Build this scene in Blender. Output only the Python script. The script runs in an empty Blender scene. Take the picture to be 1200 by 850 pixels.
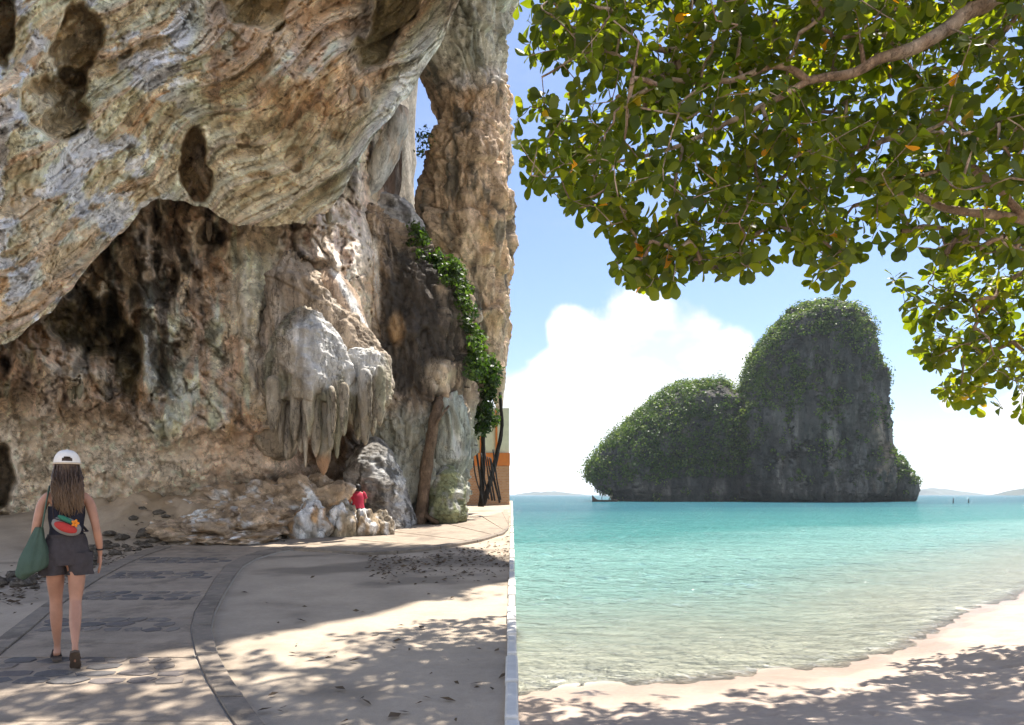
import bpy, bmesh, math, random
import numpy as np
from mathutils import Vector, Matrix

# ---------------------------------------------------------------- camera, light, sky
scene = bpy.context.scene
col = scene.collection
EYE = 1.5
FPX = 800.0
SEA = -0.6
cam_d = bpy.data.cameras.new('camera')
cam = bpy.data.objects.new('camera', cam_d)
col.objects.link(cam)
cam.location = (0, 0, EYE)
cam.rotation_euler = (math.radians(90), 0, 0)
cam_d.sensor_width = 36.0
cam_d.sensor_fit = 'HORIZONTAL'
cam_d.lens = 24.0
cam_d.shift_y = 155.0 / 1200.0
cam_d.clip_start = 0.05
cam_d.clip_end = 30000
scene.camera = cam

SUN_AZ = 35.0       # degrees right of straight ahead
SUN_EL = 68.0
EXPOSURE = 2.1
sl = bpy.data.lights.new('sun', 'SUN')
sl.energy = 2.6
sl.angle = math.radians(0.53)
sl.color = (1.0, 0.95, 0.87)
so = bpy.data.objects.new('sun', sl)
col.objects.link(so)
so.location = (30, 40, 60)
_sd = Vector((math.sin(math.radians(SUN_AZ)) * math.cos(math.radians(SUN_EL)),
              math.cos(math.radians(SUN_AZ)) * math.cos(math.radians(SUN_EL)),
              math.sin(math.radians(SUN_EL))))
so.rotation_euler = _sd.to_track_quat('Z', 'Y').to_euler()

scene.view_settings.view_transform = 'Standard'
scene.view_settings.look = 'None'
scene.view_settings.exposure = EXPOSURE
scene.view_settings.gamma = 1.0
scene.view_settings.use_curve_mapping = False
scene.cycles.use_denoising = True
scene.cycles.max_bounces = 6
scene.cycles.diffuse_bounces = 3
scene.cycles.transparent_max_bounces = 8
scene.cycles.transmission_bounces = 3
scene.cycles.volume_bounces = 1
scene.cycles.caustics_reflective = False
scene.cycles.caustics_refractive = False
scene.cycles.sample_clamp_indirect = 8.0


class NT:
    """small node tree writer"""
    def __init__(s, tree):
        s.t = tree
        s.n = tree.nodes
        s.l = tree.links

    def new(s, typ, **kw):
        nd = s.n.new(typ)
        for k, v in kw.items():
            setattr(nd, k, v)
        return nd

    def put(s, sock, v):
        if v is None:
            return
        if isinstance(v, bpy.types.NodeSocket):
            s.l.new(v, sock)
        else:
            sock.default_value = v

    def math(s, op, a, b=None, c=None, clamp=False):
        nd = s.new('ShaderNodeMath', operation=op, use_clamp=clamp)
        s.put(nd.inputs[0], a)
        if b is not None:
            s.put(nd.inputs[1], b)
        if c is not None:
            s.put(nd.inputs[2], c)
        return nd.outputs[0]

    def vmath(s, op, a, b=None, out=0):
        nd = s.new('ShaderNodeVectorMath', operation=op)
        s.put(nd.inputs[0], a)
        if b is not None:
            s.put(nd.inputs[1], b)
        return nd.outputs[out]

    def mix(s, f, a, b, blend='MIX'):
        nd = s.new('ShaderNodeMix', data_type='RGBA', blend_type=blend)
        s.put(nd.inputs[0], f)
        s.put(nd.inputs[6], a)
        s.put(nd.inputs[7], b)
        return nd.outputs[2]

    def noise(s, vec, scale, detail=4.0, rough=0.55, dist=0.0):
        nd = s.new('ShaderNodeTexNoise')
        s.put(nd.inputs['Vector'], vec)
        nd.inputs['Scale'].default_value = scale
        nd.inputs['Detail'].default_value = detail
        nd.inputs['Roughness'].default_value = rough
        nd.inputs['Distortion'].default_value = dist
        return nd.outputs[0]

    def ramp(s, f, stops, interp='LINEAR'):
        nd = s.new('ShaderNodeValToRGB')
        nd.color_ramp.interpolation = interp
        el = nd.color_ramp.elements
        el[0].position, el[0].color = stops[0][0], (*stops[0][1], 1)
        el[1].position, el[1].color = stops[-1][0], (*stops[-1][1], 1)
        for p, c in stops[1:-1]:
            e = el.new(p)
            e.color = (*c, 1)
        s.put(nd.inputs[0], f)
        return nd.outputs[0]

    def maprange(s, v, a, b, c, d, smooth=True):
        nd = s.new('ShaderNodeMapRange')
        nd.interpolation_type = 'SMOOTHSTEP' if smooth else 'LINEAR'
        s.put(nd.inputs[0], v)
        for i, q in enumerate((a, b, c, d)):
            nd.inputs[i + 1].default_value = q
        return nd.outputs[0]

    def scale(s, vec, sc):
        nd = s.new('ShaderNodeMapping')
        s.put(nd.inputs['Vector'], vec)
        nd.inputs['Scale'].default_value = sc
        return nd.outputs[0]


def pxdir(px, py):
    v = Vector(((px - 600) / FPX, 1.0, (580 - py) / FPX))
    return v.normalized()


world = bpy.data.worlds.new('World')
scene.world = world
world.use_nodes = True
w = NT(world.node_tree)
w.n.clear()
wo = w.new('ShaderNodeOutputWorld')
bg = w.new('ShaderNodeBackground')
bg.inputs[1].default_value = 0.06
w.l.new(bg.outputs[0], wo.inputs[0])
sky = w.new('ShaderNodeTexSky', sky_type='NISHITA')
sky.sun_disc = False
sky.sun_elevation = math.radians(SUN_EL)
sky.sun_rotation = math.radians(SUN_AZ)
sky.altitude = 0
sky.air_density = 1.0
sky.dust_density = 0.6
sky.ozone_density = 2.0
tc = w.new('ShaderNodeTexCoord')
gdir = tc.outputs['Generated']
# cumulus: puffs placed round the whole sky, broken up by noise
puffs = [(748, 395, 62), (700, 415, 55), (800, 425, 55), (735, 460, 90), (650, 455, 48), (655, 520, 95),
         (612, 480, 50), (755, 530, 95), (852, 428, 40), (840, 470, 70), (560, 510, 70), (820, 540, 80),
         (1170, 545, 46), (1215, 508, 52), (1235, 560, 60), (1115, 472, 12), (668, 385, 30)]
dens = None
rs = random.Random(5)
spots = []
for (px, py, r) in puffs:
    v = pxdir(px, py)
    spots.append((v, r / FPX * (v.y ** 1.0)))
for i in range(64):  # puffs out of view, their number raised for fill light
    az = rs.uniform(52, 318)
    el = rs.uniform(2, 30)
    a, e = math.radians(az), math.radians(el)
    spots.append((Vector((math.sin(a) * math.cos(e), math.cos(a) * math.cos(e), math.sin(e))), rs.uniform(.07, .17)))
for v, r in spots:
    d = w.vmath('DISTANCE', gdir, tuple(v), out=1)
    q = w.math('DIVIDE', d, r)
    q = w.math('SUBTRACT', 1.0, q)
    dens = q if dens is None else w.math('SMOOTH_MAX', dens, q, 0.15)
n1 = w.noise(gdir, 9.0, 7.0, 0.6, 0.2)
n1 = w.math('SUBTRACT', n1, 0.5)
dens = w.math('ADD', dens, w.math('MULTIPLY', n1, 1.5))
cl = w.maprange(dens, 0.0, 0.34, 0.0, 1.0)
# thin veil of broken cloud low round the horizon
sep = w.new('ShaderNodeSeparateXYZ')
w.l.new(gdir, sep.inputs[0])
veil = w.maprange(sep.outputs[2], 0.0, 0.10, 0.16, 0.0)
n2 = w.noise(w.scale(gdir, (1, 1, 3.0)), 4.0, 5.0, 0.6)
wisp = w.math('MULTIPLY', w.maprange(n2, 0.5, 0.75, 0.0, 0.14), w.maprange(sep.outputs[2], 0.0, 0.05, 0.0, 1.0))
n3 = w.noise(w.scale(gdir, (1, 1, 1.6)), 6.0, 4.0, 0.6)
ccol = w.ramp(n3, [(0.36, (2.45, 2.7, 3.05)), (0.58, (3.85, 3.85, 3.85))])
skyc = w.mix(1.0, sky.outputs[0], (0.72, 0.73, 0.82, 1), 'MULTIPLY')
c1 = w.mix(veil, skyc, (2.4, 2.9, 3.4, 1))
c1 = w.mix(wisp, c1, (3.0, 3.3, 3.6, 1))
# clouds opposite the sun: brighter as front-lit, boosted further to fill the cave
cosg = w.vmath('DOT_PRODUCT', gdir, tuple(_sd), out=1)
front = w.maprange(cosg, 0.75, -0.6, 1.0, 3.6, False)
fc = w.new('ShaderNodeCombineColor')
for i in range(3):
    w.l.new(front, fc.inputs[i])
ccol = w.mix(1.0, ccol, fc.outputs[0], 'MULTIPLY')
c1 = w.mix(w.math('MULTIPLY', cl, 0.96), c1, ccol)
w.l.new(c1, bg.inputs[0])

# ---------------------------------------------------------------- helpers
RNG = np.random.default_rng(11)
_perm = RNG.permutation(512)
_perm = np.concatenate([_perm, _perm])
_g = RNG.normal(size=(512, 3))
_g /= np.linalg.norm(_g, axis=1)[:, None]


def perlin(p):
    p = np.asarray(p, dtype=np.float64)
    i = np.floor(p).astype(np.int64)
    f = p - i
    u = f * f * f * (f * (f * 6 - 15) + 10)
    out = 0
    for dx in (0, 1):
        wx = u[:, 0] if dx else 1 - u[:, 0]
        hx = _perm[(i[:, 0] + dx) & 511]
        for dy in (0, 1):
            wy = u[:, 1] if dy else 1 - u[:, 1]
            hy = _perm[(hx + i[:, 1] + dy) & 511]
            for dz in (0, 1):
                wz = u[:, 2] if dz else 1 - u[:, 2]
                h = _perm[(hy + i[:, 2] + dz) & 511]
                g = _g[h]
                out = out + wx * wy * wz * (g[:, 0] * (f[:, 0] - dx) + g[:, 1] * (f[:, 1] - dy) + g[:, 2] * (f[:, 2] - dz))
    return out * 1.6


def fbm(p, octv=4, lac=2.03, gain=0.5):
    a, s, o = 1.0, 1.0, 0
    for k in range(octv):
        o = o + a * perlin(p * s + 17.3 * k)
        a *= gain
        s *= lac
    return o


def ridged(p, octv=4, lac=2.05, gain=0.5):
    a, s, o = 1.0, 1.0, 0
    for k in range(octv):
        o = o + a * (1 - 2 * np.abs(perlin(p * s + 9.1 * k)))
        a *= gain
        s *= lac
    return o


def facets(u, v, seed=0):
    """broken plates: a value per cell plus a tilt, and how close the nearest joint is"""
    iu, iv = np.floor(u).astype(np.int64), np.floor(v).astype(np.int64)
    b1 = np.full(len(u), 9.0)
    b2 = np.full(len(u), 9.0)
    val = np.zeros(len(u))
    for du in (-1, 0, 1):
        for dv in (-1, 0, 1):
            h = _perm[(_perm[(iu + du + seed) & 511] + iv + dv) & 511]
            g = _g[h]
            cu, cv = iu + du + 0.5 + 0.42 * g[:, 0], iv + dv + 0.5 + 0.42 * g[:, 1]
            x, y = u - cu, v - cv
            r = np.sqrt(x * x + y * y)
            g2 = _g[(h * 7 + 13) & 511]
            pv = 0.6 * g2[:, 2] + 0.75 * (x * g2[:, 0] + y * g2[:, 1])
            near = r < b1
            b2 = np.where(near, b1, np.minimum(b2, r))
            val = np.where(near, pv, val)
            b1 = np.where(near, r, b1)
    return val, b2 - b1


def sstep(a, b, x):
    t = np.clip((x - a) / (b - a), 0, 1)
    return t * t * (3 - 2 * t)


def W(px, py, d):
    return np.array([(px - 600) / FPX * d, d, EYE + (580 - py) / FPX * d])


def gz(x, y):
    """height of the paved terrace under the cliff"""
    return 0.031 * y


def on_ground(px, py):
    d = EYE * FPX / (py - (580 - 0.031 * FPX))
    return ((px - 600) / FPX * d, d)


def mesh_obj(name, verts, faces, mat, parent=None, smooth=True, attrs=None):
    me = bpy.data.meshes.new(name)
    me.from_pydata([tuple(v) for v in verts], [], [tuple(f) for f in faces]) if not isinstance(faces, np.ndarray) else None
    if isinstance(faces, np.ndarray):
        verts = np.asarray(verts, dtype=np.float32)
        me.vertices.add(len(verts))
        me.vertices.foreach_set('co', verts.ravel())
        k = faces.shape[1]
        me.loops.add(faces.size)
        me.loops.foreach_set('vertex_index', faces.astype(np.int32).ravel())
        me.polygons.add(len(faces))
        me.polygons.foreach_set('loop_start', np.arange(0, faces.size, k, dtype=np.int32))
        me.update(calc_edges=True)
        me.validate()
    if smooth:
        me.polygons.foreach_set('use_smooth', [True] * len(me.polygons))
    if attrs:
        for an, data in attrs.items():
            data = np.asarray(data, dtype=np.float32)
            if data.ndim == 2:
                at = me.attributes.new(an, 'FLOAT_COLOR', 'POINT')
                rgba = np.ones((len(data), 4), dtype=np.float32)
                rgba[:, :3] = data
                at.data.foreach_set('color', rgba.ravel())
            else:
                at = me.attributes.new(an, 'FLOAT', 'POINT')
                at.data.foreach_set('value', data.ravel())
    if mat is not None:
        me.materials.append(mat)
    o = bpy.data.objects.new(name, me)
    col.objects.link(o)
    if parent is not None:
        o.parent = parent
    return o


def grid_faces(nr, nc, wrap=False):
    r = np.arange(nr - 1)[:, None]
    cmax = nc if wrap else nc - 1
    c = np.arange(cmax)[None, :]
    c2 = (c + 1) % nc
    f = np.stack([r * nc + c, r * nc + c2, (r + 1) * nc + c2, (r + 1) * nc + c], axis=-1)
    return f.reshape(-1, 4)


def tag(o, label=None, cat=None, group=None, kind=None):
    if label:
        o['label'] = label
    if cat:
        o['category'] = cat
    if group:
        o['group'] = group
    if kind:
        o['kind'] = kind
    return o


def empty(name, loc, rz=0.0):
    o = bpy.data.objects.new(name, None)
    o.empty_display_size = 0.2
    o.location = loc
    o.rotation_euler = (0, 0, rz)
    col.objects.link(o)
    return o


def part_of(o, root):
    """parent keeping the world place"""
    o.parent = root
    o.matrix_parent_inverse = Matrix.LocRotScale(root.location, root.rotation_euler, None).inverted()
    return o


def tube(path, radii, n=8, cap=True, flat=1.0):
    """verts, faces of a tube along path"""
    path = np.asarray(path, float)
    m = len(path)
    tan = np.gradient(path, axis=0)
    tan /= np.linalg.norm(tan, axis=1)[:, None] + 1e-9
    up = np.array([0, 0, 1.0]) if abs(tan[0, 2]) < 0.9 else np.array([1.0, 0, 0])
    vs = []
    a = np.cross(tan[0], up)
    a /= np.linalg.norm(a)
    for i in range(m):
        a = a - tan[i] * np.dot(a, tan[i])
        a /= np.linalg.norm(a) + 1e-9
        b = np.cross(tan[i], a)
        for k in range(n):
            t = 2 * math.pi * k / n
            vs.append(path[i] + radii[i] * (math.cos(t) * a + flat * math.sin(t) * b))
    fs = []
    for i in range(m - 1):
        for k in range(n):
            k2 = (k + 1) % n
            fs.append((i * n + k, i * n + k2, (i + 1) * n + k2, (i + 1) * n + k))
    if cap:
        fs.append(tuple(range(n - 1, -1, -1)))
        fs.append(tuple((m - 1) * n + k for k in range(n)))
    return vs, fs


def smooth_path(pts, n):
    """Catmull-Rom through pts"""
    p = [np.array(q, float) for q in pts]
    p = [2 * p[0] - p[1]] + p + [2 * p[-1] - p[-2]]
    out = []
    segs = len(p) - 3
    for i in range(n):
        t = i / (n - 1) * segs
        k = min(int(t), segs - 1)
        u = t - k
        a, b, c, d = p[k:k + 4]
        out.append(0.5 * ((2 * b) + (-a + c) * u + (2 * a - 5 * b + 4 * c - d) * u * u + (-a + 3 * b - 3 * c + d) * u ** 3))
    return np.array(out)


def join_geo(parts):
    V, F, o = [], [], 0
    for v, f in parts:
        V.extend(v)
        F.extend([tuple(i + o for i in q) for q in f])
        o += len(v)
    return V, F


# ---------------------------------------------------------------- materials
def new_mat(name):
    m = bpy.data.materials.new(name)
    m.use_nodes = True
    n = NT(m.node_tree)
    n.n.clear()
    out = n.new('ShaderNodeOutputMaterial')
    return m, n, out


def attr(n, name):
    a = n.new('ShaderNodeAttribute')
    a.attribute_name = name
    return a


def obj_coord(n):
    return n.new('ShaderNodeTexCoord').outputs['Object']


def bump(n, h, strength, dist, prev=None):
    b = n.new('ShaderNodeBump')
    b.inputs['Strength'].default_value = strength
    b.inputs['Distance'].default_value = dist
    n.put(b.inputs['Height'], h)
    if prev is not None:
        n.put(b.inputs['Normal'], prev)
    return b.outputs[0]


def principled(n, out, color, rough=0.8, normal=None, spec=0.3, **kw):
    p = n.new('ShaderNodeBsdfPrincipled')
    n.put(p.inputs['Base Color'], color)
    n.put(p.inputs['Roughness'], rough)
    p.inputs['Specular IOR Level'].default_value = spec
    if normal is not None:
        n.put(p.inputs['Normal'], normal)
    for k, v in kw.items():
        n.put(p.inputs[k], v)
    n.l.new(p.outputs[0], out.inputs[0])
    return p


def rock_mat(name, fine=1.0, bdist=0.03, streak=None, spec=0.25):
    m, n, out = new_mat(name)
    oc = obj_coord(n)
    vec = n.scale(oc, streak) if streak else oc
    c = attr(n, 'col').outputs['Color']
    f1 = n.noise(vec, 7.0 * fine, 6, 0.75)
    f2 = n.noise(oc, 45.0 * fine, 3, 0.7)
    f3 = n.noise(oc, 2.2 * fine, 4, 0.6)
    k = n.math('MULTIPLY', n.maprange(f1, 0.25, 0.75, 0.78, 1.2, False), n.maprange(f2, 0.2, 0.8, 0.78, 1.22, False))
    k = n.math('MULTIPLY', k, n.maprange(f3, 0.3, 0.7, 0.88, 1.12, False))
    # crusts and stains with crisp edges, and thin branching cracks
    pn = n.noise(vec, 2.6 * fine, 7, 0.72, 0.0)
    pale = n.maprange(pn, 0.545, 0.585, 0.0, 1.0)
    darkm = n.maprange(pn, 0.455, 0.415, 0.0, 1.0)
    cn = n.noise(vec, 1.5 * fine, 6, 0.66, 0.0)
    line = n.maprange(n.math('ABSOLUTE', n.math('SUBTRACT', cn, 0.5)), 0.0, 0.014, 1.0, 0.0)
    cn2 = n.noise(vec, 4.5 * fine, 4, 0.66, 0.0)
    line2 = n.maprange(n.math('ABSOLUTE', n.math('SUBTRACT', cn2, 0.47)), 0.0, 0.02, 0.35, 0.0)
    line = n.math('MAXIMUM', line, line2)
    k = n.math('MULTIPLY', k, n.math('ADD', 1.0, n.math('MULTIPLY', pale, 0.42)))
    k = n.math('MULTIPLY', k, n.math('SUBTRACT', 1.0, n.math('MULTIPLY', darkm, 0.22)))
    k = n.math('MULTIPLY', k, n.math('SUBTRACT', 1.0, n.math('MULTIPLY', line, 0.5)))
    kc = n.new('ShaderNodeCombineColor')
    for i in range(3):
        n.l.new(k, kc.inputs[i])
    c = n.mix(1.0, c, kc.outputs[0], 'MULTIPLY')
    vo = n.new('ShaderNodeTexVoronoi')
    vo.inputs['Scale'].default_value = 5.0 * fine
    n.put(vo.inputs['Vector'], vec)
    h = n.math('ADD', f1, n.math('MULTIPLY', f2, 0.35))
    h = n.math('ADD', h, n.math('MULTIPLY', vo.outputs['Distance'], 0.35))
    h = n.math('SUBTRACT', h, n.math('MULTIPLY', line, 0.5))
    h = n.math('ADD', h, n.math('MULTIPLY', pale, 0.15))
    nb = bump(n, h, 1.0, bdist * 0.8)
    principled(n, out, c, 0.88, nb, spec)
    return m


def plain_mat(name, color, rough=0.7, var=0.15, scale=20.0, bdist=0.002, spec=0.3, **kw):
    m, n, out = new_mat(name)
    oc = obj_coord(n)
    f = n.noise(oc, scale, 5, 0.6)
    g = n.maprange(f, 0.25, 0.75, 1 - var, 1 + var, False)
    kc = n.new('ShaderNodeCombineColor')
    for i in range(3):
        n.l.new(g, kc.inputs[i])
    c = n.mix(1.0, (*color, 1), kc.outputs[0], 'MULTIPLY')
    nb = bump(n, f, 0.6, bdist) if bdist else None
    principled(n, out, c, rough, nb, spec, **kw)
    return m


def worn_mat(name, color, sandc, cover=0.5, scale=1.0):
    """paving: stained, pitted, with sand drifted over it"""
    m, n, out = new_mat(name)
    geo = n.new('ShaderNodeNewGeometry').outputs['Position']
    f = n.noise(geo, 3.0 * scale, 7, 0.7)
    g = n.noise(geo, 60.0 * scale, 3, 0.7)
    st = n.noise(geo, 1.1 * scale, 6, 0.68)
    k = n.math('MULTIPLY', n.maprange(f, 0.25, 0.75, 0.72, 1.28, False), n.maprange(g, 0.2, 0.8, 0.82, 1.18, False))
    k = n.math('MULTIPLY', k, n.math('SUBTRACT', 1.0, n.math('MULTIPLY', n.maprange(st, 0.52, 0.62, 0.0, 1.0), 0.28)))
    kc = n.new('ShaderNodeCombineColor')
    for i in range(3):
        n.l.new(k, kc.inputs[i])
    c = n.mix(1.0, (*color, 1), kc.outputs[0], 'MULTIPLY')
    sm = n.noise(geo, 1.7 * scale, 8, 0.72)
    smask = n.math('MULTIPLY', n.maprange(sm, 0.66 - 0.3 * cover, 0.78 - 0.3 * cover, 0.0, 1.0), 0.75)
    c = n.mix(smask, c, (*sandc, 1))
    h = n.math('ADD', f, n.math('MULTIPLY', g, 0.3))
    principled(n, out, c, 0.9, bump(n, h, 0.8, 0.012), 0.25)
    return m


def leaf_mat(name, cols, trans, tint, rough=0.45, spec=0.35, scale=3.0):
    """leaf: diffuse + translucent, colour varies leaf by leaf"""
    m, n, out = new_mat(name)
    at = attr(n, 'rnd')
    oi = n.new('ShaderNodeObjectInfo')
    r = n.math('FRACT', n.math('ADD', at.outputs['Fac'], oi.outputs['Random']))
    c = n.ramp(r, cols)
    p = n.new('ShaderNodeBsdfPrincipled')
    n.put(p.inputs['Base Color'], c)
    p.inputs['Roughness'].default_value = rough
    p.inputs['Specular IOR Level'].default_value = spec
    t = n.new('ShaderNodeBsdfTranslucent')
    n.put(t.inputs[0], n.mix(1.0, c, (*tint, 1), 'MULTIPLY'))
    mx = n.new('ShaderNodeMixShader')
    mx.inputs[0].default_value = trans
    n.l.new(p.outputs[0], mx.inputs[1])
    n.l.new(t.outputs[0], mx.inputs[2])
    n.l.new(mx.outputs[0], out.inputs[0])
    return m


M_rock = rock_mat('limestone')
M_flow = rock_mat('flowstone', 1.0, 0.03, (1, 1, 0.22))
M_island = rock_mat('island_limestone', 0.16, 0.5, (1, 1, 0.3))

# ---------------------------------------------------------------- ground
SH = np.array([(-60, 7.0), (0, 7.1), (2.2, 7.8), (4.0, 8.3), (5.3, 9.3), (6.8, 10.9), (11.2, 14.9), (20, 22.5), (60, 52), (400, 300)])


def shore(x):
    return np.interp(x, SH[:, 0], SH[:, 1])


def beach_h(x, y):
    n = fbm(np.stack([x * .35, y * .35, 0 * x + 3.3], 1), 2)
    s = (shore(x) - y) * 0.82 + 0.35 * n
    up = SEA + 0.78 * np.tanh(np.maximum(s, 0) * 0.2)
    d = np.maximum(-s, 0)
    dn = SEA - np.where(d < 10, 0.055 * d + 0.003 * d * d, 0.85 + (d - 10) * 0.09)
    return np.where(s > 0, up, np.maximum(dn, SEA - 7))


def terrace_h(x, y):
    z = 0.031 * y
    rock = sstep(14.0, 16.4, y + 0.35 * np.sin(x * 1.3)) * sstep(-12, -9, x) * (1 - sstep(-6.9, -5.9, x))
    z = z + 0.8 * rock
    z = z + 0.55 * sstep(11.0, 16.5, y) * (1 - sstep(-11.0, -8.5, x))
    return z, rock


def ground_h(x, y):
    t, rock = terrace_h(x, y)
    b = beach_h(x, y)
    k = sstep(-0.02, 0.03, x)
    # the terrace ends in the sea behind the cliff; behind the camera the two levels run into one beach
    t = t * (1 - sstep(38, 44, y)) + (SEA - 3) * sstep(38, 44, y)
    kb = 1 - sstep(-3, 2.5, y)
    t = t * (1 - kb) + b * kb
    return t * (1 - k) + b * k, rock


xs = np.concatenate([np.arange(-70, -14, 1.6), np.arange(-14, -0.1, 0.075), np.linspace(-0.1, 0.1, 11), np.arange(0.16, 12, 0.07), np.arange(12, 75, 1.2)])
ys = np.concatenate([np.arange(-40, 3, 1.0), np.arange(3, 10, 0.05), np.arange(10, 24, 0.09), np.arange(24, 46, 0.5), np.arange(46, 160, 4)])
GX, GY = np.meshgrid(xs, ys)
gx, gy = GX.ravel(), GY.ravel()
hz, rockm = ground_h(gx, gy)
P3 = np.stack([gx, gy, 0 * gx], 1)
left = gx < 0
fine = fbm(P3 * 3.1, 3)
hz = hz + np.where(left, 0.006, 0.018) * fine * sstep(-0.3, 0.0, np.where(left, -0.3 - 0 * gx, 0.0))
hz = hz + np.where(left, 0.008 * fbm(P3 * 1.1, 2) - 0.006, 0.02 * fbm(P3 * 0.9, 2))
# rocky bank at the foot of the cave wall
rk = ridged(P3 * np.array([0.55, 0.9, 1]) + 4.0, 5)
hz = hz + rockm * (0.22 * rk - 0.1 + 0.16 * fbm(P3 * 1.8, 5, gain=0.6))
# footprints in the dry beach
rf = np.random.default_rng(4)
for i in range(230):
    fx, fy = rf.uniform(0.3, 11), rf.uniform(3.6, 12)
    if shore(fx) - fy < 1.0:
        continue
    an = rf.uniform(0, math.pi)
    ca, sa = math.cos(an), math.sin(an)
    near = (np.abs(gx - fx) < 0.4) & (np.abs(gy - fy) < 0.4)
    dx, dy = gx[near] - fx, gy[near] - fy
    u, v = (dx * ca + dy * sa) / 0.15, (-dx * sa + dy * ca) / 0.07
    r = np.sqrt(u * u + v * v)
    hz[near] += -0.028 * np.exp(-r ** 4) + 0.012 * np.exp(-((r - 1.25) / 0.3) ** 2)
for i in range(60):   # a few soft scuffs in the sand beside the path
    fx, fy = rf.uniform(-3.2, -0.2), rf.uniform(4, 12)
    near = (np.abs(gx - fx) < 0.4) & (np.abs(gy - fy) < 0.4)
    r = np.hypot((gx[near] - fx) / 0.16, (gy[near] - fy) / 0.1)
    hz[near] += -0.008 * np.exp(-r ** 4)
s_sh = shore(gx) - gy
wet = np.where(left, 0, 1 - sstep(0.2, 1.2, s_sh + 0.5 * fbm(P3 * 0.8, 3)))
sand = np.array([0.42, 0.335, 0.265])
sandL = np.array([0.40, 0.325, 0.245])
c = np.where(left[:, None], sandL, sand) * (1 + 0.10 * fbm(P3 * 1.7, 3))[:, None]
# darker earth in noisy patches and in a band beside the far path
dark_earth = np.clip(sstep(0.05, 0.7, fbm(P3 * np.array([0.6, 0.9, 1]) + 7, 4) + 0.5 * sstep(8.5, 11.5, gy) * (1 - sstep(13, 14.5, gy)) * sstep(-4.2, -2.5, gx)), 0, 1) * left
c = c * (1 - 0.45 * dark_earth[:, None])
rc = np.where((fbm(P3 * 0.8 + 2, 4) > 0.05)[:, None], np.array([0.56, 0.42, 0.28]), np.array([0.42, 0.30, 0.18]))
wh = sstep(0.25, 0.6, fbm(P3 * 1.3 + 20, 4))[:, None]
rc = rc * 0.8
c = c * (1 - rockm[:, None]) + rc * rockm[:, None]
c = c * (1 - wet[:, None] * np.array([0.2, 0.24, 0.28]))

uw = np.where(left, 0, sstep(0.0, 0.5, -s_sh))[:, None]
c = c * (1 - uw) + np.array([0.60, 0.55, 0.43]) * (1 + 0.12 * fbm(P3 * 0.7, 3))[:, None] * uw
m, n, out = new_mat('sand')
oc = obj_coord(n)
cc = attr(n, 'col').outputs['Color']
wt = attr(n, 'wet').outputs['Fac']
f1 = n.noise(oc, 14.0, 6, 0.7)
f2 = n.noise(oc, 160.0, 3, 0.7)
f3 = n.noise(oc, 1.4, 3, 0.6)
k = n.math('MULTIPLY', n.maprange(f1, 0.25, 0.75, 0.9, 1.1, False), n.maprange(f2, 0.2, 0.8, 0.8, 1.2, False))
k = n.math('MULTIPLY', k, n.maprange(f3, 0.3, 0.7, 0.93, 1.07, False))
kc = n.new('ShaderNodeCombineColor')
for i in range(3):
    n.l.new(k, kc.inputs[i])
cc = n.mix(1.0, cc, kc.outputs[0], 'MULTIPLY')
hh = n.math('ADD', f1, n.math('MULTIPLY', f2, 0.25))
nb = bump(n, hh, n and 0.7, 0.012)
rg = n.maprange(wt, 0.3, 1.0, 0.92, 0.35)
principled(n, out, cc, rg, nb, 0.3)
M_sand = m
ground = mesh_obj('ground', np.stack([gx, gy, hz], 1), grid_faces(len(ys), len(xs)), M_sand, attrs={'col': c, 'wet': wet})
tag(ground, 'pale sand beach and sandy terrace under the cliff', kind='structure')

# ---------------------------------------------------------------- sea
ang = np.concatenate([np.arange(-180, -3, 3.0), np.arange(-3, 44, 0.11), np.arange(44, 180, 3.0)])
rad = [3.0]
while rad[-1] < 9000:
    r = rad[-1]
    rad.append(r + max(0.045, r * (0.0075 if r < 60 else (0.02 if r < 400 else 0.12))))
rad = np.array(rad)
A, R = np.meshgrid(np.radians(ang), rad)
sx, sy = (R * np.sin(A)).ravel(), (R * np.cos(A)).ravel()
S3 = np.stack([sx, sy, 0 * sx], 1)
rr = R.ravel()
dep0 = SEA - beach_h(sx, sy)
amp = np.clip(dep0 / 0.35, 0.12, 1.0) * np.clip(rr / 8, 0, 1)
wv = 0.045 * fbm(S3 * np.array([0.45, 0.9, 1]), 2) + 0.032 * ridged(S3 * np.array([1.1, 2.2, 1]) + 5, 3) * (rr < 70) - 0.008
# two low swells rolling in along the shore
sd = (sy - shore(sx)) * 0.82
wv = wv + 0.05 * np.exp(-((sd - 3.2 + 0.5 * fbm(S3 * 0.3, 2)) / 0.6) ** 2) + 0.03 * np.exp(-((sd - 7.5 + 0.7 * fbm(S3 * 0.25 + 9, 2)) / 0.9) ** 2)
sz = SEA + wv * amp
dep = np.clip(sz - (SEA - dep0), 0, 8)
m, n, out = new_mat('sea_water')
oc = obj_coord(n)
dp = attr(n, 'dep').outputs['Fac']
patch = n.noise(n.scale(oc, (0.02, 0.035, 1)), 1.0, 3, 0.6)
dp2 = n.math('MULTIPLY', dp, n.maprange(patch, 0.3, 0.7, 0.75, 1.3, False))
wcol = n.ramp(n.math('DIVIDE', dp2, 8.0), [(0.0, (0.60, 0.62, 0.50)), (0.02, (0.50, 0.61, 0.51)), (0.055, (0.29, 0.49, 0.43)), (0.18, (0.08, 0.25, 0.23)), (0.8, (0.035, 0.125, 0.15))])
al = n.math('SUBTRACT', 1.0, n.math('EXPONENT', n.math('MULTIPLY', dp, -2.4)))
w1 = n.noise(n.scale(oc, (1.0, 2.2, 1)), 1.6, 5, 0.6, 0.4)
w2 = n.noise(n.scale(oc, (1.0, 1.9, 1)), 6.0, 4, 0.6, 0.3)
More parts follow.
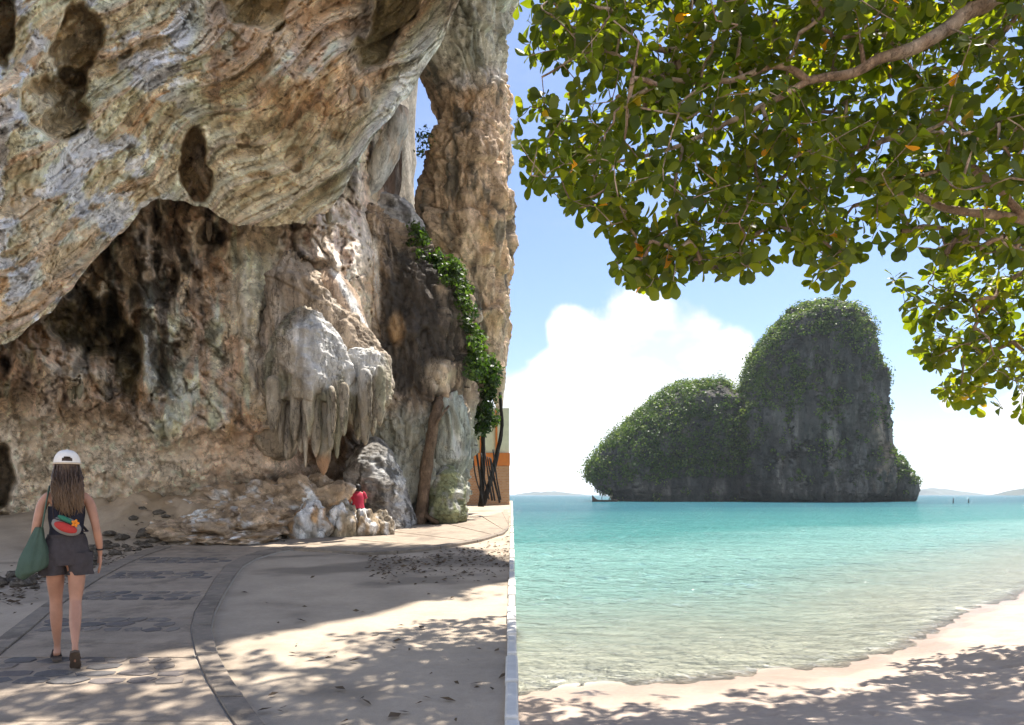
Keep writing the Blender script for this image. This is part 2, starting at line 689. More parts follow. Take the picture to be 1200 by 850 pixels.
w3 = n.noise(n.scale(oc, (0.12, 0.3, 1)), 1.0, 5, 0.65)
hw = n.math('ADD', n.math('MULTIPLY', w1, 0.6), n.math('ADD', n.math('MULTIPLY', w2, 0.16), n.math('MULTIPLY', w3, 2.0)))
nb = bump(n, hw, 1.0, 0.9)
tr = n.new('ShaderNodeBsdfTransparent')
tr.inputs[0].default_value = (0.93, 0.97, 0.96, 1)
df = n.new('ShaderNodeBsdfDiffuse')
n.put(df.inputs[0], wcol)
n.put(df.inputs['Normal'], nb)
m1 = n.new('ShaderNodeMixShader')
n.put(m1.inputs[0], al)
n.l.new(tr.outputs[0], m1.inputs[1])
n.l.new(df.outputs[0], m1.inputs[2])
gl = n.new('ShaderNodeBsdfGlossy')
gl.inputs['Roughness'].default_value = 0.06
n.put(gl.inputs['Normal'], nb)
fr = n.new('ShaderNodeFresnel')
fr.inputs[0].default_value = 1.33
n.put(fr.inputs['Normal'], nb)
m2 = n.new('ShaderNodeMixShader')
n.put(m2.inputs[0], n.math('MULTIPLY', fr.outputs[0], 1.0))
n.l.new(m1.outputs[0], m2.inputs[1])
n.l.new(gl.outputs[0], m2.inputs[2])
# foam lace at the very edge of the wash
fm = n.noise(oc, 5.0, 6, 0.7, 0.0)
edge = n.math('MULTIPLY', n.maprange(dp, 0.0, 0.012, 0.0, 1.0), n.maprange(dp, 0.012, 0.04, 1.0, 0.0))
fo = n.math('MULTIPLY', edge, n.maprange(fm, 0.5, 0.75, 0.0, 0.45))
fd = n.new('ShaderNodeBsdfDiffuse')
fd.inputs[0].default_value = (0.82, 0.82, 0.8, 1)
m3 = n.new('ShaderNodeMixShader')
n.put(m3.inputs[0], fo)
n.l.new(m2.outputs[0], m3.inputs[1])
n.l.new(fd.outputs[0], m3.inputs[2])
n.l.new(m3.outputs[0], out.inputs[0])
M_sea = m
sea = mesh_obj('sea', np.stack([sx, sy, sz], 1), grid_faces(len(rad), len(ang), wrap=False), M_sea, attrs={'dep': dep})
tag(sea, 'clear turquoise sea running out to the horizon', kind='structure')

# ---------------------------------------------------------------- cliff
def rbf(ctrl):
    c0 = np.array(ctrl, float)
    X = c0[:, :2] / 100
    d = np.linalg.norm(X[:, None] - X[None], axis=2)
    n_ = len(X)
    Am = np.zeros((n_ + 3, n_ + 3))
    Am[:n_, :n_] = -d
    Am[:n_, n_:] = np.c_[np.ones(n_), X]
    Am[n_:, :n_] = np.c_[np.ones(n_), X].T
    wts = np.linalg.solve(Am, np.r_[c0[:, 2], 0, 0, 0])

    def f(px, py):
        q = np.stack([px, py], 1) / 100
        r = np.linalg.norm(q[:, None] - X[None], axis=2)
        return -r @ wts[:n_] + wts[n_] + q @ wts[n_ + 1:]
    return f


def ell(px, py, cx, cy, rx, ry, rot=0.0, soft=0.25, nz=None):
    a = math.radians(rot)
    dx, dy = px - cx, py - cy
    u = (dx * math.cos(a) + dy * math.sin(a)) / rx
    v = (-dx * math.sin(a) + dy * math.cos(a)) / ry
    r = np.sqrt(u * u + v * v)
    if nz is not None:
        r = r + nz
    return 1 - sstep(1 - soft, 1 + soft, r)


def lerp(a, b, t):
    return a * (1 - t[:, None]) + np.asarray(b) * t[:, None]


def grid_normals(V, nr, nc):
    G = V.reshape(nr, nc, 3)
    du = np.gradient(G, axis=1)
    dv = np.gradient(G, axis=0)
    N = np.cross(du, dv).reshape(-1, 3)
    return N / (np.linalg.norm(N, axis=1)[:, None] + 1e-9)


TAN = np.array([0.60, 0.44, 0.31]); CREAM = np.array([0.68, 0.57, 0.45]); WHITE = np.array([0.80, 0.78, 0.74])
OCHRE = np.array([0.42, 0.27, 0.14]); OLIVE = np.array([0.13, 0.115, 0.06]); BLACK = np.array([0.035, 0.03, 0.026])
BROWN = np.array([0.27, 0.18, 0.115]); GREY = np.array([0.43, 0.41, 0.39]); PINK = np.array([0.55, 0.39, 0.29]); MAUVE = np.array([0.40, 0.33, 0.31])

cliff = empty('limestone_cliff', (-8, 20, 0.6))
tag(cliff, 'towering limestone cliff with a cave overhang, hanging stalactites and streaked walls', 'cliff')

# --- cave wall
step = 1.8
pxs = np.arange(-150, 452, step)
pys = np.arange(120, 668, step)
PX, PY = np.meshgrid(pxs, pys)
px, py = PX.ravel(), PY.ravel()
fd_ = rbf([(-330, 668, 13), (-330, 120, 11), (-330, 400, 12), (0, 620, 16), (0, 560, 15.2), (0, 480, 14.6), (0, 400, 15.2), (60, 430, 14.6), (120, 390, 16.4), (120, 560, 15.4),
           (200, 640, 17.6), (200, 560, 15.8), (200, 500, 15.9), (200, 400, 16.8), (200, 250, 17.3), (330, 600, 18.4), (330, 540, 17.1), (330, 450, 17.5),
           (330, 300, 18), (420, 300, 18.6), (420, 450, 19.2), (420, 640, 19.8), (490, 250, 23), (490, 620, 23), (100, 120, 16), (300, 120, 18.5), (490, 120, 23)])
d = fd_(px, py)
q = np.stack([px / 100, py / 100, 0 * px], 1)
nz = fbm(q * 2.2, 4)
nz2 = fbm(q * 6 + 3, 4)
e = lambda cx, cy, rx, ry, rot=0, soft=0.3, k=0.25: ell(px, py, cx, cy, rx, ry, rot, soft, k * nz)
lower = sstep(470, 520, py + 30 * nz - 0.12 * (px - 150))          # smooth bulging lower wall
curt = e(298, 360, 32, 130, 0, 0.35) + e(245, 400, 40, 110, 8, 0.5) * 0.6
crag = (1 - lower) * np.clip(1 - curt, 0, 1)
d = d - 0.80 * crag * ridged(q * np.array([1.7, 1.1, 1]) + 0.25 * nz[:, None], 5, gain=0.5) - 0.24 * lower * fbm(q * np.array([1.0, 1.5, 1]) + 8, 7, gain=0.6)
fv1, fe1 = facets(q[:, 0] * 3.2 + 0.6 * nz, q[:, 1] * 2.2 + 0.5 * nz, 3)
fv2, fe2 = facets(q[:, 0] * 9 + 0.6 * nz, q[:, 1] * 7 + 0.5 * nz, 7)
d = d - (0.25 + 0.75 * crag) * (0.34 * fv1 - 0.26 * (1 - sstep(0, 0.08, fe1))) - (0.35 + 0.65 * crag) * (0.09 * fv2 - 0.05 * (1 - sstep(0, 0.12, fe2)))
d = d - curt * (0.16 * np.abs(np.sin(px / 5.2 + 1.6 * nz + 0.6 * np.sin(py / 40))) + 0.28 * np.abs(np.sin(px / 17 + 1.2 * nz)))
d = d + 1.7 * e(118, 385, 26, 34, 10) + 1.0 * e(75, 378, 22, 22) + 1.2 * e(150, 425, 14, 40, 5) + 1.8 * e(-4, 560, 16, 46, 0, 0.3, 0.6) + 0.9 * e(185, 440, 12, 40, 0, 0.5)
d = d + 0.8 * e(105, 320, 16, 45, 20) + 0.7 * e(190, 300, 14, 40, -10) + 0.7 * e(245, 290, 16, 26) + 0.5 * e(338, 330, 12, 60, 0, 0.4) + 0.6 * e(260, 270, 30, 12, -15)
d = d - 0.9 * e(55, 425, 60, 26, 8, 0.5) - 0.5 * e(85, 455, 14, 22, 0, 0.5) - 0.45 * e(178, 410, 10, 75, -4, 0.6) - 0.5 * e(300, 385, 26, 70, 0, 0.7)
# crevice under the bulge
und = sstep(-6, 26, py - (607 - 0.0 * px - 55 * sstep(150, 350, px)) + 6 * nz)
d = d + 6.0 * (np.clip(-70 - px, 0, 90) / 80) ** 2 + 1.6 * und + 4.0 * (np.clip(px - 405, 0, 60) / 45) ** 2
d = d + 1.5 * e(385, 530, 50, 36, 0, 0.5)
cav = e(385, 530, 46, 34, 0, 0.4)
d = d + 0.10 * nz2
V = np.stack([(px - 600) / FPX * d, d, EYE + (580 - py) / FPX * d], 1)
cw = lerp(np.tile(PINK * 0.8, (len(px), 1)), BROWN, sstep(-0.1, 0.5, nz))
cw = lerp(cw, OCHRE * 0.9, sstep(0.1, 0.6, fbm(q * np.array([1.6, 1.1, 1]) + 31, 4)) * 0.8)
cw = lerp(cw, GREY * 0.75, sstep(0.05, 0.5, fbm(q * np.array([2.6, 0.8, 1]) + 12, 4)) * 0.7)
stk = sstep(0.25, 0.65, fbm(q * np.array([5.0, 0.9, 1]) + 3, 4))
cw = lerp(cw, CREAM, stk * (1 - lower) * 0.6)
dk = np.clip(sstep(0.12, 0.55, fbm(q * np.array([4.5, 1.3, 1]) + 40, 4)) * crag * 0.95, 0, 1)
cw = lerp(cw, BLACK * 1.6, dk)
sp = sstep(0.15, 0.5, fbm(q * 14 + 9, 3))
lw = lerp(lerp(np.tile(np.array([0.36, 0.30, 0.235]), (len(px), 1)), np.array([0.30, 0.255, 0.2]), sstep(0, 0.5, nz)), CREAM * 0.8, sp * 0.55)
lw = lerp(lw, PINK * 0.72, sstep(200, 290, px + 40 * nz) * 0.8)
lw = lerp(lw, np.array([0.11, 0.09, 0.07]), sstep(0.2, 0.6, fbm(q * 9 + 2, 3)) * 0.5)
cw = cw * (1 - lower[:, None]) + lw * lower[:, None]
cw = lerp(cw, OLIVE, np.clip(e(112, 380, 34, 44) + e(150, 420, 18, 46) + e(75, 378, 26, 22), 0, 1) * 0.85)
cw = lerp(cw, np.array([0.34, 0.26, 0.16]), e(110, 340, 18, 50, 0, 0.5) * 0.6)
cw = lerp(cw, CREAM * 0.95, e(178, 415, 8, 70, -3, 0.5, 0.4) * 0.8 + e(205, 470, 18, 40, 10, 0.6, 0.5) * 0.6 + e(250, 440, 10, 70, 0, 0.6, .6) * 0.5)
cw = lerp(cw, PINK * 0.85, e(298, 390, 24, 80, 0, 0.5) * 0.7)
cw = lerp(cw, np.array([0.45, 0.42, 0.33]), e(300, 300, 28, 60, 0, 0.5) * 0.5)
cw = lerp(cw, MAUVE, e(385, 285, 60, 60, 0, 0.4) * 0.8)
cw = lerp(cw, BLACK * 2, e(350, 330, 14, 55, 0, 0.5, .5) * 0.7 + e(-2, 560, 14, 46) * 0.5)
cw = lerp(cw, np.array([0.10, 0.07, 0.05]), cav * 0.8)  # undercut below the stalactites: its shade painted in as dark brown
cw = np.clip(np.clip(cw, 0, 1) ** 0.78 * 1.65 * np.array([1.05, 1.0, 0.9]), 0, 0.8)
pxw = px + 14 * nz + 6 * nz2
lowf = sstep(-0.12, 0.3, fbm(q * np.array([1.3, 0.9, 1]) + 77, 3))
drip = sstep(0.16, 0.40, fbm(np.stack([pxw / 12.0, py / 90.0, 0 * px + 5], 1), 5, gain=0.62)) * (1 - lower) * lowf
cw = lerp(cw, np.array([0.085, 0.065, 0.045]), drip * 0.8)
drip2 = sstep(0.2, 0.4, fbm(np.stack([pxw / 9.0, py / 80.0, 0 * px + 15], 1), 5, gain=0.62)) * (1 - 0.6 * lower) * (1 - 0.6 * lowf)
cw = lerp(cw, np.array([0.72, 0.63, 0.5]), drip2 * 0.65)
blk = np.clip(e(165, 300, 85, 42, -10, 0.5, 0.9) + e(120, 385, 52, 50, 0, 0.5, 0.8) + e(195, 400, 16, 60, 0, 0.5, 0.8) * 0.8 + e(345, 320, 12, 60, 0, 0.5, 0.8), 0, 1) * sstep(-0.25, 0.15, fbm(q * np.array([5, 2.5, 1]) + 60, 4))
cw = lerp(cw, np.array([0.05, 0.042, 0.03]), blk * 0.85)  # shade under the roof lip and in hollows painted near-black
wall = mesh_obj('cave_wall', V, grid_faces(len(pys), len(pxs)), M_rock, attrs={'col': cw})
part_of(wall, cliff)

# --- overhanging roof of the cave
LIP = np.array([(-420, 490), (-200, 450), (-60, 430), (0, 405), (30, 388), (60, 366), (85, 338), (100, 318), (120, 292), (145, 270), (165, 244), (185, 236), (200, 232), (245, 244),
                (270, 262), (300, 266), (345, 262), (385, 252), (400, 225), (425, 180), (452, 143), (480, 112), (500, 78), (520, 38), (545, -12), (600, -110)])
fc_ = rbf([(-420, 490, 9), (-420, 0, 8.6), (-420, -260, 8.6), (-60, 430, 10.4), (0, 405, 11), (0, 200, 10.8), (0, 0, 10.5), (0, -260, 10.4), (100, 318, 13), (100, 150, 12.8), (100, 0, 12.4), (100, -260, 12.2),
           (165, 244, 15), (250, 250, 16.2), (250, 130, 15.6), (250, 0, 14.8), (250, -260, 14.4), (385, 252, 17.6), (385, 120, 17.0), (385, 0, 16.2), (385, -260, 15.6),
           (480, 112, 18.5), (480, 0, 17.6), (480, -260, 16.6), (580, 84, 21), (580, 0, 19.8), (580, -260, 17.5)])
cxs = np.arange(-130, 565, 1.9)
tt = np.concatenate([np.linspace(-0.10, 0, 14, endpoint=False), np.linspace(0, 1, 300) ** 1.15])
CX, TT = np.meshgrid(cxs, tt)
px, t = CX.ravel(), TT.ravel()
wob = 7 * fbm(np.stack([px / 28, 0 * px, 0 * px], 1), 3)
lipv = np.interp(px, LIP[:, 0], LIP[:, 1]) + wob
py = lipv + (-260 - lipv) * np.maximum(t, 0) - 60 * np.maximum(-t, 0) / 0.1 * 0.5
d = fc_(px, np.where(t < 0, lipv, py))
nzx = np.stack([px / 100, py / 100, 0 * px], 1)
a_, b_ = (0.80 * px - 0.60 * py) / 100, (0.60 * px + 0.80 * py) / 100
q = np.stack([a_, b_, 0 * px], 1)
nz = fbm(nzx * 2.0 + 3, 4)
warp = fbm(nzx * 0.8 + 11, 2, gain=0.35)
e = lambda cx, cy, rx, ry, rot=0, soft=0.25, k=0.2: ell(px, py, cx, cy, rx, ry, rot, soft, k * nz)
amp = np.clip(d / 14, 0.4, 1.0)
saw = np.mod(b_ * 2.3 + 0.7 * warp, 1.0)
d = d - amp * (0.34 * ridged(q * np.array([0.5, 1.1, 1]) + 0.2 * warp[:, None], 3, gain=0.45) + 0.55 * saw ** 3)
fv1, fe1 = facets(a_ * 2.2 + 0.5 * nz, b_ * 4.6 + 0.5 * warp, 2)
fv2, fe2 = facets(a_ * 6.5 + 0.6 * nz, b_ * 12.0 + 0.8 * warp, 5)
d = d - amp * (0.15 * fv1 + 0.045 * fv2 - 0.10 * (1 - sstep(0, 0.09, fe1)) - 0.045 * (1 - sstep(0, 0.12, fe2)))
saw2 = np.mod(b_ * 7.1 + 2.1 * warp, 1.0)
d = d - 0.13 * amp * saw2 ** 2 - 0.07 * fbm(nzx * 9, 4)
d = d + 4.0 * (np.clip(-60 - px, 0, 90) / 70) ** 2
# hollows in the roof
hol = [(70, 122, 42, 38, -20, 1.7), (92, 55, 28, 46, 15, 1.4), (4, 30, 14, 46, 0, 1.3), (228, 197, 18, 40, -5, 2.2), (300, 5, 40, 26, 0, 0.8), (455, 20, 26, 60, 28, 1.6), (285, 165, 8, 8, 0, .4),
       (345, 188, 10, 16, 0, .4), (395, 160, 8, 6, 0, .3), (305, 205, 14, 5, 0, .3), (145, 60, 10, 10, 0, 0.3)]
hm = 0 * px
for (cx, cy, rx, ry, ro, am) in hol:
    k_ = e(cx, cy, rx, ry, ro, 0.12, 0.55)
    d = d + am * k_ * (0.8 + 0.3 * nz)
    hm = np.maximum(hm, k_ if am > 0.5 else 0.35 * k_)
d = d - 0.8 * e(20, 140, 34, 70, -30, 0.6) - 0.9 * e(370, 80, 60, 50, 20, 0.7) - 0.6 * e(310, 90, 40, 40, 0, 0.7) - 0.5 * e(200, 80, 60, 30, -35, 0.7)
# the grey rib running up to the right
rib = np.exp(-(((py - 185 + (px - 425) * 1.72) * 0.50) / 19) ** 2) * sstep(380, 430, px + 0.2 * (250 - py)) * (py < 235)
d = d - 0.9 * rib
d = np.where(t < 0, np.interp(-t, [0, 0.1], [0, 1]) * (4.5 - 3.7 * sstep(370, 420, px)) + d, d)
V = np.stack([(px - 600) / FPX * d, d, EYE + (580 - py) / FPX * d], 1)
bn = b_ + 0.22 * warp + 0.05 * nz
band = fbm(np.stack([a_ * 0.10, bn * 3.4, 0 * px + 2], 1), 4, gain=0.62)
cc = lerp(np.tile(TAN, (len(px), 1)), CREAM, sstep(-0.15, 0.30, band))
cc = lerp(cc, PINK, sstep(0.05, 0.35, fbm(np.stack([a_ * 0.14, bn * 2.2, 0 * px + 12], 1), 4)) * 0.6)
cc = lerp(cc, OCHRE * 1.1, sstep(0.12, 0.5, fbm(np.stack([a_ * 0.22, bn * 4.4, 0 * px + 22], 1), 5)) * 0.75)
cc = lerp(cc, OCHRE * 0.45, sstep(0.86, 1.0, saw) * 0.6 + sstep(0.88, 1.0, saw2) * 0.35)
wmask = sstep(0.06, 0.14, fbm(np.stack([a_ * 1.3, b_ * 2.1, 0 * px + 25], 1) + 0.15 * nz[:, None], 6, gain=0.58)) * (1 - sstep(210, 300, px + 0.25 * py))
cc = lerp(cc, WHITE, wmask * 0.92)
lay = e(320, 200, 105, 62, -6, 0.3)                                # pink beds by the lip
cc = lerp(cc, PINK * 1.12, lay * 0.8)
cc = lerp(cc, CREAM, lay * sstep(0.55, 0.8, saw2) * 0.4)
ur = e(335, 60, 110, 85, 0, 0.3)                                   # brown bulges at the top
cc = lerp(cc, BROWN * 1.5, ur * sstep(-0.4, 0.3, nz) * 0.85)
cc = lerp(cc, OCHRE, ur * sstep(0.1, 0.5, fbm(nzx * 3 + 8, 4)) * 0.8)
cc = lerp(cc, MAUVE * 0.7, ur * sstep(0.2, 0.6, fbm(nzx * 3 + 28, 4)) * 0.7)
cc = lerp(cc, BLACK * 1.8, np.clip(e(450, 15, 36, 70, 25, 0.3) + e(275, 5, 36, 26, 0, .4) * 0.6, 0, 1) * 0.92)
cc = lerp(cc, OLIVE * 2.4, np.clip(hm, 0, 1) * 0.62)
cc = lerp(cc, np.array([0.66, 0.64, 0.62]), np.clip(rib * 1.3, 0, 1) * 0.9)  # grey rib, painted paler where sky light catches its edge
cc = lerp(cc, np.array([0.30, 0.27, 0.16]), e(75, 300, 45, 16, -48, 0.5) * 0.6 + e(40, 255, 30, 12, -45, 0.5) * 0.5)
cc = lerp(cc, GREY * 0.8, sstep(500, 540, px) * 0.7)
cc = np.clip(np.clip(cc, 0, 1) ** 0.66 * 1.26 * np.array([1.08, 1.0, 0.88]), 0, 0.84)
roof = mesh_obj('cave_roof', V, grid_faces(len(tt), len(cxs)), M_rock, attrs={'col': cc})
part_of(roof, cliff)


def column(name, rows, dist, thick, colf, mat, nr=120, nc=120, amp=0.15, freq=1.0, aniso=(1, 1, 1), parent=None, sup=2.6, seed=0.0, octv=5, flute=0.0, fl_n=9, fac=None):
    """closed rock mass; rows = (v, left px, right px[, dist]) from top to bottom"""
    rw = np.array([(r[0], r[1], r[2], r[3] if len(r) > 3 else dist) for r in rows], float)
    v = np.linspace(rw[0, 0], rw[-1, 0], nr)
    xl, xr, dd = (np.interp(v, rw[:, 0], rw[:, k]) for k in (1, 2, 3))
    mid, half = (xl + xr) / 2, (xr - xl) / 2
    ends = np.sqrt(np.clip(1 - (np.abs(np.linspace(-1, 1, nr))) ** 14, 0, 1))
    half = half * ends
    th = np.linspace(-math.pi, math.pi, nc, endpoint=False)
    TH, I = np.meshgrid(th, np.arange(nr))
    th_, ii = TH.ravel(), I.ravel()
    cs, sn = np.cos(th_), np.sin(th_)
    rr_ = (np.abs(cs) ** sup + np.abs(sn) ** sup) ** (-1 / sup)
    hx = half[ii] / FPX * dd[ii]
    bx = np.minimum(thick, hx * 1.6) if np.isscalar(thick) else np.interp(v[ii], rw[:, 0], thick)
    x0, y0 = (mid[ii] - 600) / FPX * dd[ii], dd[ii]
    X = x0 + hx * sn * rr_
    Y = y0 - bx * cs * rr_
    Z = EYE + (580 - v[ii]) / FPX * dd[ii]
    Vv = np.stack([X, Y, Z], 1)
    q_ = Vv * freq * np.array(aniso) + seed
    dis = amp * (0.6 * ridged(q_, octv, gain=0.6) - 0.25 + 0.6 * fbm(q_ * 0.6 + 5, 3))
    if flute:
        dis = dis + flute * np.abs(np.sin(th_ * fl_n / 2 + 3.2 * fbm(Vv * np.array([.7, .7, .3]) * freq + seed, 3))) * (0.35 + 1.2 * np.clip(fbm(Vv * np.array([1.1, 1.1, .35]) * freq + seed + 4, 2) + 0.3, 0, 1))
    if fac:
        fa, fu, fv = fac
        uu = np.arctan2(hx * sn, bx * cs) * 0.5 * (hx + bx)
        fv1, fe1 = facets(uu * fu + 0.25 * fbm(Vv * 0.9 + seed, 2), Z * fv + 0.25 * fbm(Vv * 0.9 + seed + 5, 2), int(seed))
        fv2, fe2 = facets(uu * fu * 2.7 + 0.3 * fbm(Vv * 2 + seed, 2), Z * fv * 2.7, int(seed) + 3)
        dis = dis + fa * fv1 + 0.35 * fa * fv2 - 0.5 * fa * (1 - sstep(0, 0.10, fe1)) - 0.2 * fa * (1 - sstep(0, 0.12, fe2))
    k_ = np.clip(hx / (np.abs(amp) * 2 + 1e-6), 0.15, 1)
    nx, ny = sn / np.maximum(hx, 1e-3), -cs / np.maximum(bx, 1e-3)
    ln = np.sqrt(nx * nx + ny * ny) + 1e-9
    Vv[:, 0] += nx / ln * dis * k_
    Vv[:, 1] += ny / ln * dis * k_
    Vv[:, 2] += 0.5 * dis * k_ * np.sign(-np.linspace(-1, 1, nr))[ii] * (np.abs(np.linspace(-1, 1, nr))[ii] > 0.9)
    px_ = Vv[:, 0] / Vv[:, 1] * FPX + 600
    py_ = 580 - (Vv[:, 2] - EYE) / Vv[:, 1] * FPX
    C = colf(Vv, px_, py_)
    F = grid_faces(nr, nc, wrap=True)
    o = mesh_obj(name, Vv, F, mat, attrs={'col': np.clip(C, 0.005, 0.9)})
    bm_ = bmesh.new()
    bm_.from_mesh(o.data)
    bm_.verts.ensure_lookup_table()
    bm_.faces.new([bm_.verts[k] for k in range(nc)])
    bm_.faces.new([bm_.verts[(nr - 1) * nc + k] for k in range(nc - 1, -1, -1)])
    bmesh.ops.recalc_face_normals(bm_, faces=bm_.faces)
    bm_.to_mesh(o.data)
    bm_.free()
    if parent is not None:
        part_of(o, parent)
    return o


def nzc(V, f, seed=0.0, oct_=4):
    return fbm(V * np.array(f) + seed, oct_)


# --- pillar of rock at the seaward end
def c_pillar(V, px, py):
    c = lerp(np.tile(np.array([0.40, 0.295, 0.2]), (len(V), 1)), np.array([0.50, 0.38, 0.27]), sstep(-0.2, 0.4, nzc(V, (0.8, 0.8, 0.4), 2)))
    c = lerp(c, OCHRE, sstep(0.1, 0.5, nzc(V, (1, 1, 0.3), 12)) * 0.6)
    c = lerp(c, np.array([0.10, 0.09, 0.07]), sstep(0.15, 0.5, nzc(V, (1.6, 1.6, 0.3), 22)) * 0.85)
    top = 1 - sstep(60, 110, py + 20 * nzc(V, (.7, .7, .7), 3))
    c = lerp(c, np.array([0.36, 0.36, 0.30]), top * 0.85)
    c = lerp(c, np.array([0.12, 0.12, 0.085]), top * sstep(0.0, 0.45, nzc(V, (1, 1, 0.5), 9)) * 0.8)
    c = lerp(c, GREY, ell(px, py, 560, 92, 40, 10, -10, 0.5) * 0.6)
    return c * 1.45


column('rock_pillar', [(-330, 440, 600), (-120, 470, 598), (0, 492, 588), (100, 503, 588), (125, 514, 588), (150, 522, 588), (200, 512, 588), (250, 504, 588), (290, 506, 588), (340, 525, 588), (400, 548, 588), (440, 566, 588), (470, 578, 590), (492, 584, 590)],
       27, 3.2, c_pillar, M_rock, 400, 330, 0.42, 0.6, (1, 1, 0.55), cliff, 3.4, 3.0, 7, fac=(0.30, 1.1, 0.6))


# --- dark streaked buttress
def c_butt(V, px, py):
    c = lerp(np.tile(np.array([0.32, 0.24, 0.17]), (len(V), 1)), np.array([0.45, 0.36, 0.27]), sstep(-0.2, 0.4, nzc(V, (1, 1, 0.35), 1)))
    c = lerp(c, MAUVE, (1 - sstep(390, 430, px)) * 0.6)
    bl = ell(px, py, 490, 385, 46, 105, -6, 0.35, 0.5 * nzc(V, (2, 2, 0.35), 5))
    c = lerp(c, BLACK * 1.1, bl * 0.95)
    c = lerp(c, BLACK * 1.4, sstep(0.05, 0.4, nzc(V, (2.2, 2.2, 0.25), 14)) * 0.8)
    c = lerp(c, OCHRE, ell(px, py, 465, 385, 9, 18, 0, 0.4) * 0.7)
    c = lerp(c, np.array([0.5, 0.41, 0.3]), ell(px, py, 515, 440, 16, 18, 0, 0.4) * 0.8)
    c = lerp(c, WHITE * 0.9, ell(px, py, 441, 320, 4, 45, -3, 0.5) * 0.8)
    c = lerp(c, np.array([0.30, 0.31, 0.26]), sstep(465, 500, py) * 0.8)
    return c * 1.25


column('rock_buttress', [(232, 393, 402), (245, 385, 428), (270, 380, 462), (300, 380, 495), (330, 384, 522), (360, 396, 541), (400, 412, 546), (450, 424, 548), (520, 432, 544), (580, 440, 534), (622, 444, 528)],
       23.0, 2.2, c_butt, M_flow, 300, 280, 0.5, 0.8, (1.2, 1.2, 0.4), cliff, 2.6, 8.0, 7, fac=(0.22, 1.6, 0.5))


def c_tan(base, streak=WHITE, sp=(1.5, 1.5, 0.5), seed=1.0, k=0.8):
    def f(V, px, py):
        c = lerp(np.tile(np.array(base), (len(V), 1)), np.array(base) * 0.6, sstep(-0.1, 0.5, nzc(V, (1.3, 1.3, 0.4), seed)))
        c = lerp(c, streak, sstep(0.12, 0.45, nzc(V, sp, seed + 7)) * k)
        return c
    return f


# rock slabs seen through the cleft
column('cleft_slab', [(150, 452, 462), (175, 440, 468), (210, 432, 466), (250, 426, 458), (300, 424, 466)], 25, 0.8, c_tan((0.17, 0.12, 0.09), GREY, k=0.4), M_flow, 80, 70, 0.18, 0.9, (1, 1, 0.3), cliff, 2.5, 2)
column('pale_cleft_slab', [(128, 462, 480), (150, 455, 478), (185, 440, 462), (215, 430, 446), (232, 426, 432)], 22, 0.5, c_tan((0.62, 0.60, 0.56), TAN, k=0.5), M_flow, 70, 60, 0.1, 1.2, (1, 1, 0.5), cliff, 2.4, 12)
column('cleft_floor', [(238, 440, 475), (262, 425, 490), (300, 420, 500)], 24.5, 1.0, c_tan((0.5, 0.49, 0.48), BLACK * 2, k=0.8), M_rock, 60, 60, 0.2, 1.2, (1, 1, 1), cliff, 2.4, 22)

# --- flowstone and stalactites
def c_oval(V, px, py):
    c = lerp(np.tile(np.array([0.50, 0.36, 0.25]), (len(V), 1)), np.array([0.36, 0.25, 0.17]), sstep(-0.2, 0.4, nzc(V, (1.5, 1.5, 0.6), 3)))
    c = lerp(c, OCHRE, sstep(385, 415, py) * 0.4)
    ws = 1 - sstep(2, 8, np.abs(px - np.interp(py, [318, 350, 380, 418], [392, 410, 424, 428])) + 4 * nzc(V, (2, 2, 2), 1))  # sunlit right edge of the bulge, painted white
    return lerp(c, WHITE, ws * 0.9)


column('rock_bulge', [(316, 386, 396), (324, 374, 404), (340, 367, 414), (365, 366, 424), (390, 374, 432), (405, 388, 432), (420, 416, 430)], 17.6, 0.85, c_oval, M_flow, 110, 110, 0.07, 1.8, (1, 1, 0.5), cliff, 2.2, 4)


def c_stal(V, px, py):
    base = np.array([0.44, 0.37, 0.27])
    c = lerp(np.tile(base, (len(V), 1)), np.array([0.33, 0.30, 0.20]), sstep(-0.2, 0.35, nzc(V, (2.2, 2.2, 0.5), 3)))
    c = lerp(c, np.array([0.52, 0.44, 0.34]), sstep(0.0, 0.4, nzc(V, (4, 4, 0.5), 13)) * 0.7)
    c = lerp(c, np.array([0.14, 0.11, 0.08]), sstep(0.25, 0.5, nzc(V, (5, 5, 0.4), 23)) * 0.6)
    ws = ell(px, py, 382, 412, 38, 40, 20, 0.35, 0.7 * nzc(V, (1.4, 1.4, 1.0), 6)) + ell(px, py, 430, 422, 22, 18, 20, 0.4, 0.6 * nzc(V, (2, 2, 1), 9)) * 0.8  # sunlight on the tops painted in as white
    c = lerp(c, WHITE, np.clip(ws, 0, 1) * 0.85)
    return lerp(c, np.array([0.50, 0.27, 0.14]), ell(px, py, 378, 546, 12, 12, 0, 0.5) * 0.8) * 0.78


